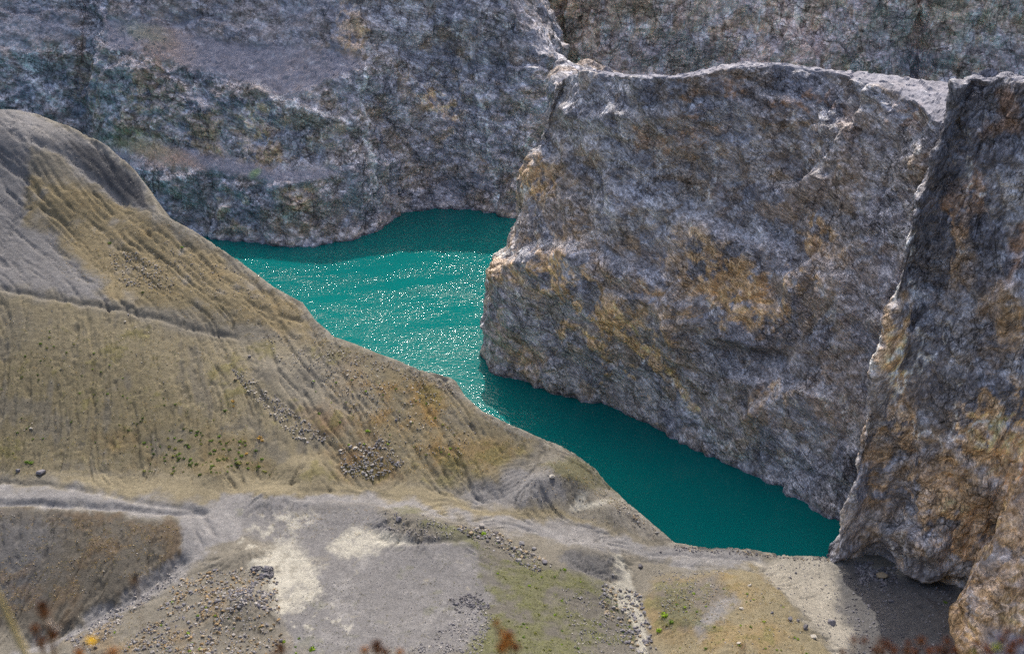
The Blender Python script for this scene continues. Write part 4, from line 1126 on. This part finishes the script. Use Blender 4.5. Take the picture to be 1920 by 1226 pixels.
# ================================================================== PLANTS ON THE SLOPES
def tuft_mesh(seed, n, up=.6, w=.16):
    r = np.random.default_rng(seed); V, F_ = [], []
    for k in range(n):
        d = r.standard_normal(3); d /= np.linalg.norm(d); d[2] = abs(d[2]) * up + .1
        c = d * r.uniform(.35, 1.0)
        t = np.cross(d, r.standard_normal(3)); t /= np.linalg.norm(t) + 1e-6; l = np.cross(t, d); l /= np.linalg.norm(l) + 1e-6
        s = w * r.uniform(.6, 1.3)
        i = len(V); V += [c - t * s * .5, c + l * s, c + t * s * .5 + d * s * .5, c - l * s + d * s * .3]; F_.append([i, i + 1, i + 2, i + 3])
    return np.array(V), np.array(F_)
def bush_mesh(seed, n=70):
    V, F_ = tuft_mesh(seed, n, .8, .26)
    return np_mesh('foliage', V, F_, None, False)
def stem_mesh(seed):
    r = np.random.default_rng(seed); V, F_ = [], []
    for k in range(5):
        a = r.uniform(0, 6.28); tip = np.array([math.cos(a) * .5, math.sin(a) * .5, .6]); s = .035
        i = len(V)
        for q in range(3):
            b = q * 2.094; V.append([math.cos(b) * s, math.sin(b) * s, -.3])
        V.append(tip); F_ += [[i, i + 1, i + 3], [i + 1, i + 2, i + 3], [i + 2, i, i + 3]]
    return np_mesh('twigs', np.array(V), np.array(F_), None, False)
PM = dict(green=plain_mat('green_leaf', lin(96,124,44), .35, .3), dark=plain_mat('dark_green_leaf', lin(74,94,40), .35, .3), bright=plain_mat('lime_leaf', lin(130,160,40), .3, .3),
          straw=plain_mat('straw_leaf', lin(196,160,84), .25, .3), olive=plain_mat('olive_leaf', lin(122,124,66), .3, .3))
M_twig = plain_mat('twig_bark', lin(90,74,50), .3, .1)
BM = {}
def shrub(p, s, kind, label, group=None, twigs=True, name='shrub', cat='shrub'):
    k = (kind, int(rg.integers(4)))
    if k not in BM:
        BM[k] = bush_mesh(40 + k[1] + 10 * hash(kind[0]) % 3 if False else 40 + k[1]); BM[k].materials.append(PM[kind])
    if not twigs:
        o = link(name, BM[k]); o.location = p; o.scale = (s, s, s * .8); o.rotation_euler.z = rg.uniform(0, 6.28)
        return tag(o, label, cat, group)
    e = link(name, None); e.location = p; e.rotation_euler.z = rg.uniform(0, 6.28); e.scale = (s, s, s * .85)
    link('foliage', BM[k], None, e)
    if 'tw' not in BM: BM['tw'] = stem_mesh(5)
    link('twigs', BM['tw'], M_twig, e)
    return tag(e, label, cat, group)
for px_, py_, s, kd, lab in [
    (208,455,.75,'green','bright green bush alone at the left of the ochre slope'),
    (343,463,.7,'green','green bush near the crest edge above the lake'),
    (268,546,.65,'dark','dark green bush below the stony patch on the upper slope'),
    (486,820,1.0,'straw','large straw coloured bush on the middle hillside'),
    (492,826,.6,'straw','smaller straw tuft touching the large straw bush'),
    (437,750,.7,'straw','pale straw bush beside the stony hill strip'),
    (439,759,.5,'straw','little straw tuft just below the pale straw bush'),
    (462,849,.6,'straw','straw tuft on the rusty lower hillside'),
    (423,769,.8,'dark','dark green bush left of the straw bushes'),
    (447,866,1.0,'olive','round olive bush at the right of the weedy hill foot'),
    (318,835,.7,'olive','olive bush in the weedy hill foot centre'),
    (60,866,.9,'green','leafy green weed on the far left hill foot'),
    (48,864,.7,'green','green weed beside another on the far left hill foot'),
    (600,775,.7,'green','green weed in the rubble strip on the hill'),
    (686,805,.7,'bright','bright green weed on the ochre grass by the rubble'),
    (908,1000,.9,'bright','lime green weed by the road boulder'),
    (1059,1066,.6,'bright','lime weed at the lower end of the brown rock row'),
    (1245,1152,1.1,'bright','large lime weed clump beside the dry stream bed'),
    (1258,1164,.8,'green','green weed right of the large lime clump'),
    (1232,1182,.9,'bright','lime weed low beside the dry stream bed'),
    (1772,1128,.6,'green','green weed in the shade at the cliff corner'),
    (1790,1182,.5,'green','small green weed at the foot of the ochre slab'),
    (585,1214,.9,'bright','lime weed at the bottom left of the grey pad'),
    (76,643,.6,'green','green weed high on the left hillside below the bench')]:
    shrub(ground_at(px_, py_), s * .75, kd, lab)
KIND_WORD = dict(green='green', dark='dark green', bright='lime green', olive='olive', straw='straw')
def weeds(poly, n, s0, s1, kinds, label, group, seed):
    for i in pick(poly, n, seed):
        s = rg.uniform(s0, s1); kd = kinds[rg.integers(len(kinds))]
        size_ = 'large' if s > s0 + (s1 - s0) * .7 else 'tiny' if s < s0 + (s1 - s0) * .3 else 'small'
        shrub(land[i], s, kd, '%s %s weed in the %s of the %s' % (size_, KIND_WORD[kd], where(land[i], poly), label), group, False, 'weed', 'weed')
weeds([(230,835),(330,800),(480,830),(510,895),(400,895),(270,885)], 110, .22, .55, ('green','dark','dark','olive'), 'rusty hill foot', 'weeds at the hill foot', 901)
weeds([(0,620),(130,620),(300,720),(420,800),(0,860)], 55, .2, .42, ('green','olive','dark'), 'brown left hillside', 'weeds on the left hillside', 902)
weeds([(560,690),(760,720),(900,820),(860,870),(640,840)], 36, .2, .42, ('green','bright','olive'), 'ochre lakeside slope', 'weeds on the ochre slope', 903)
weeds([(880,1000),(1000,1040),(1180,1140),(1200,1226),(960,1226),(930,1100)], 45, .2, .4, ('bright','green','olive'), 'green striped bank', 'weeds on the green bank', 904)
weeds([(1230,1120),(1440,1090),(1540,1226),(1250,1226)], 30, .2, .4, ('bright','olive','green'), 'ochre grassy mound', 'weeds on the grassy mound', 905)
weeds([(200,1190),(340,1120),(520,1140),(600,1226),(220,1226)], 24, .2, .45, ('bright','green'), 'rubble mound', 'weeds on the rubble mound', 906)
# short dry grass that nobody could count
GV, GF, GCc = [], [], []; off = 0
TV, TF = tuft_mesh(77, 7, 1.6, .30)
GRASS = [([(40,330),(300,400),(560,570),(620,650),(480,640),(120,520)], 2600, ('straw','olive')), ([(0,600),(480,650),(520,890),(0,890)], 3200, ('olive','straw','green')),
         ([(600,690),(800,710),(1000,830),(900,890),(640,890)], 3200, ('straw','straw','olive')), ([(0,965),(340,985),(300,1070),(0,1160)], 1500, ('olive','straw')),
         ([(880,1000),(1180,1120),(1200,1226),(900,1226)], 2200, ('olive','bright')), ([(1230,1110),(1440,1080),(1560,1226),(1250,1226)], 1800, ('straw','olive')),
         ([(200,1150),(480,1060),(540,1226),(200,1226)], 900, ('olive','straw')), ([(480,960),(720,950),(700,1000),(520,1030)], 260, ('olive','straw')), ([(560,1100),(860,1040),(880,1226),(560,1226)], 420, ('olive',)),
         ([(1000,870),(1120,860),(1240,1000),(1150,950)], 500, ('olive','straw')), ([(500,540),(700,650),(870,730),(1000,812),(1120,870),(1100,880),(850,760),(620,660)], 900, ('straw','olive'))]
tone_rgb = dict(straw=lin(176,148,90), olive=lin(128,124,74), bright=lin(136,146,60), green=lin(100,116,54))
for gi, (poly, n, kinds) in enumerate(GRASS):
    for i in pick(poly, n, 950 + gi):
        s = rg.uniform(.10, .27); a = rg.uniform(0, 6.28); ca, sa = math.cos(a), math.sin(a)
        v = TV * s; v = np.stack([v[:, 0] * ca - v[:, 1] * sa, v[:, 0] * sa + v[:, 1] * ca, v[:, 2]], 1) + land[i] + [rg.uniform(-.15, .15), rg.uniform(-.15, .15), 0]
        GV.append(v); GF.append(TF + off); GCc.append(np.tile(tone_rgb[kinds[rg.integers(len(kinds))]] * rg.uniform(.8, 1.15), (len(TV), 1))); off += len(TV)
M_grass = tint_mat('dry_grass', grain=((0.3, 0.25),), bump=(), rough=.9, spec=.1)
o = link('dry_grass', np_mesh('dry_grass', np.concatenate(GV), np.concatenate(GF), np.concatenate(GCc), False), M_grass)
tag(o, 'short dry straw and olive grass tufts over the spoil slopes', None, None, 'stuff')

# ================================================================== WEEDS ON THE NEAR BANK (out of focus)
def tube(pts, rad, seg=6):
    pts = np.array(pts, float); V, F_ = [], []
    for k, p in enumerate(pts):
        d = pts[min(k + 1, len(pts) - 1)] - pts[max(k - 1, 0)]; d /= np.linalg.norm(d)
        u = np.cross(d, [1, .3, 0]); u /= np.linalg.norm(u); v = np.cross(d, u); r = rad[k] if hasattr(rad, '__len__') else rad
        for q in range(seg):
            a = 2 * math.pi * q / seg; V.append(p + r * (u * math.cos(a) + v * math.sin(a)))
    for k in range(len(pts) - 1):
        for q in range(seg):
            F_.append([k * seg + q, k * seg + (q + 1) % seg, (k + 1) * seg + (q + 1) % seg, (k + 1) * seg + q])
    return np_mesh('stem', np.array(V), np.array(F_), None, True)
def head_mesh(seed, n=90, elong=1.0, w=.32):
    r = np.random.default_rng(seed); V, F_ = [], []
    for k in range(n):
        d = r.standard_normal(3); d /= np.linalg.norm(d); t = np.cross(d, r.standard_normal(3)); t /= np.linalg.norm(t)
        c = d * .35; tip = d * r.uniform(.8, 1.1); i = len(V)
        V += [c - t * w * .3, c + t * w * .3, (c + tip) * .5 + t * w * .42 , tip, (c + tip) * .5 - t * w * .42]
        F_ += [[i, i + 1, i + 2], [i, i + 2, i + 4], [i + 4, i + 2, i + 3]]
    V = np.array(V); V[:, 2] *= elong
    return np_mesh('seed_head', V, np.array(F_), None, False)
M_brown = plain_mat('dried_brown', lin(120,76,42), .4, .006); M_red = plain_mat('dried_red_brown', lin(124,76,44), .4, .006); M_orange = plain_mat('dried_orange', lin(176,120,56), .35, .006)
M_darkb = plain_mat('dark_seed', lin(78,48,32), .4, .006); M_stalk = plain_mat('straw_stalk', lin(196,176,120), .2, .02); M_bst = plain_mat('brown_stalk', lin(122,92,58), .3, .02)
M_fluff = plain_mat('white_fluff', lin(214,202,190), .15, .006); M_yel = plain_mat('yellow_petal', lin(200,160,36), .2, .006); M_gbud = plain_mat('green_bud', lin(150,160,50), .25, .006)
HEADS = {}
def near_weed(label, base_px, heads, mats, yd=2.3, name='dried_weed', cat='dried weed', group=None, stem_mat=None, stem_r=.0035):
    """heads: (px, py, radius px, material, elongation)"""
    top = [at_y(h[0], h[1], yd + .04 * (k % 3 - 1)) for k, h in enumerate(heads)]
    bxy = at_y(base_px, 1226, yd); r0 = math.hypot(bxy[0], bxy[1])
    base = np.array([bxy[0], bxy[1], float(bank_z(np.array([r0]))[0])])
    e = link(name, None); e.location = base
    sm = stem_mat or M_bst
    main = top[0] - base
    mid = main * .5 + np.array([.02, .0, .02])
    link('stem', tube([np.array([0, 0, -.05]), mid, main], [stem_r * 1.3, stem_r, stem_r * .7]), sm, e)
    for k, h in enumerate(heads):
        key = (k % 4, h[4])
        if key not in HEADS: HEADS[key] = head_mesh(60 + k % 4, 90, h[4])
        me = HEADS[key].copy(); me.materials.clear(); me.materials.append(h[3])
        s = h[2] / FPX * yd * 1.1
        o = link('seed_head', me, None, e); o.location = top[k] - base; o.scale = (s, s, s)
        if k:
            j = main * .72
            link('branch', tube([j, (j + top[k] - base) * .5 + np.array([0, 0, -.01]), top[k] - base], [stem_r * .7, stem_r * .6, stem_r * .5], 5), sm, e)
    return tag(e, label, cat, group)
# bare straw stalk at the left edge
p0, p1 = at_y(-16, 1085, 2.0), at_y(62, 1260, 2.0)
rb = math.hypot(p1[0], p1[1]); gb = np.array([p1[0] + .12, p1[1], float(bank_z(np.array([rb]))[0])])
e = link('straw_stalk', None); e.location = gb
link('stem', tube([np.array([0, 0, -.05]), p1 - gb, (p1 + p0) / 2 - gb, p0 - gb], [.009, .0075, .006, .004]), M_stalk, e)
sh = head_mesh(64, 40, 3.0); sh.materials.append(M_stalk)
o = link('seed_head', sh, None, e); o.location = p0 - gb + np.array([-.012, 0, .03]); o.scale = (.012,) * 3
tag(e, 'pale bare straw stalk slanting at the left edge', 'stalk')
near_weed('brown dried flower with white fluff left of the yellow bloom', 78, [(80,1142,15,M_brown,1.8),(93,1168,9,M_fluff,1),(107,1177,8,M_fluff,1),(66,1178,13,M_brown,1),(98,1190,13,M_brown,1),(78,1204,14,M_brown,1.6)], None)
near_weed('single dark seed head on a thin stem above the gully', 240, [(253,1086,9,M_darkb,1.2)], None, stem_r=.0018)
# yellow flower: petals one by one round an orange disc
def flower(label, px, py, yd, base_px):
    top = at_y(px, py, yd); bxy = at_y(base_px, 1226, yd); r0 = math.hypot(bxy[0], bxy[1])
    base = np.array([bxy[0], bxy[1], float(bank_z(np.array([r0]))[0])])
    e = link('yellow_flower', None); e.location = base; t = top - base
    link('stem', tube([np.array([0, 0, -.05]), t * .5 + np.array([.02, 0, 0]), t], [.004, .003, .0025]), M_bst, e)
    hm = head_mesh(71, 60, .7); hm.materials.append(M_orange)
    o = link('flower_head', hm, None, e); o.location = t; o.scale = (.008,) * 3
    pv = np.array([[0, -.0018, 0], [0, .0018, 0], [.009, .0036, .003], [.016, 0, .002], [.009, -.0036, .003]])
    pm = np_mesh('petal', pv, np.array([[0, 1, 2], [0, 2, 4], [4, 2, 3]]), None, False); pm.materials.append(M_yel)
    for k in range(13):
        q = link('petal', pm, None, e); q.location = t + np.array([0, 0, .002 * (k % 2)]); q.rotation_euler = (rg.uniform(-.3, .3), -rg.uniform(.0, .5), k * 2 * math.pi / 13)
    return tag(e, label, 'flower')
flower('yellow flower at the bottom left corner', 172, 1203, 2.2, 178)
near_weed('orange brown seed heads beneath the yellow flower', 150, [(148,1224,13,M_orange,1),(212,1222,14,M_orange,1),(195,1230,10,M_brown,1)], None)
near_weed('brown seed head at the bottom below the rubble mound', 524, [(526,1216,12,M_brown,1.5),(512,1226,8,M_brown,1)], None)
near_weed('broad brown seed cluster at the bottom under the grey pad', 705, [(706,1212,16,M_brown,1.3),(684,1218,11,M_orange,1),(722,1222,12,M_brown,1),(750,1222,10,M_orange,1)], None)
near_weed('tall orange brown seed cluster in the bottom middle', 955, [(952,1198,18,M_orange,1.3),(931,1168,8,M_orange,1.6),(940,1182,8,M_orange,1),(966,1212,14,M_brown,1),(940,1214,14,M_orange,1)], None)
near_weed('lone small seed head at the bottom under the grassy mound', 1392, [(1392,1213,8,M_red,1)], None, stem_r=.002)
near_weed('pair of small brown seed heads below the cliff shadow edge', 1612, [(1601,1200,9,M_red,1),(1621,1200,9,M_red,1),(1580,1222,9,M_red,1)], None)
near_weed('red brown weed with spiky heads left in the right hand clump', 1670, [(1650,1204,9,M_red,1.6),(1664,1206,9,M_red,1.5),(1640,1218,11,M_red,1),(1676,1218,11,M_red,1.2),(1655,1222,10,M_red,1)], None, 2.2)
near_weed('red brown weed with three round heads at the clump middle', 1725, [(1703,1206,8,M_red,1),(1728,1200,12,M_brown,1),(1700,1220,11,M_red,1),(1742,1220,11,M_red,1),(1716,1222,10,M_red,1)], None, 2.35)
near_weed('red brown weed with dense heads right of the clump middle', 1775, [(1776,1202,10,M_red,1.1),(1760,1216,10,M_red,1),(1790,1218,11,M_red,1),(1772,1222,12,M_darkb,1)], None, 2.25)
near_weed('red brown weed with a lime bud in the right corner clump', 1836, [(1832,1206,9,M_red,1),(1870,1212,12,M_gbud,.7),(1826,1222,8,M_gbud,1),(1848,1214,10,M_red,1),(1856,1222,10,M_red,1)], None, 2.3)
near_weed('tallest red brown weed at the far right corner', 1890, [(1888,1184,9,M_red,1.1),(1878,1198,9,M_red,1),(1900,1206,11,M_red,1),(1915,1200,10,M_red,1.2),(1894,1220,13,M_red,1)], None, 2.3)
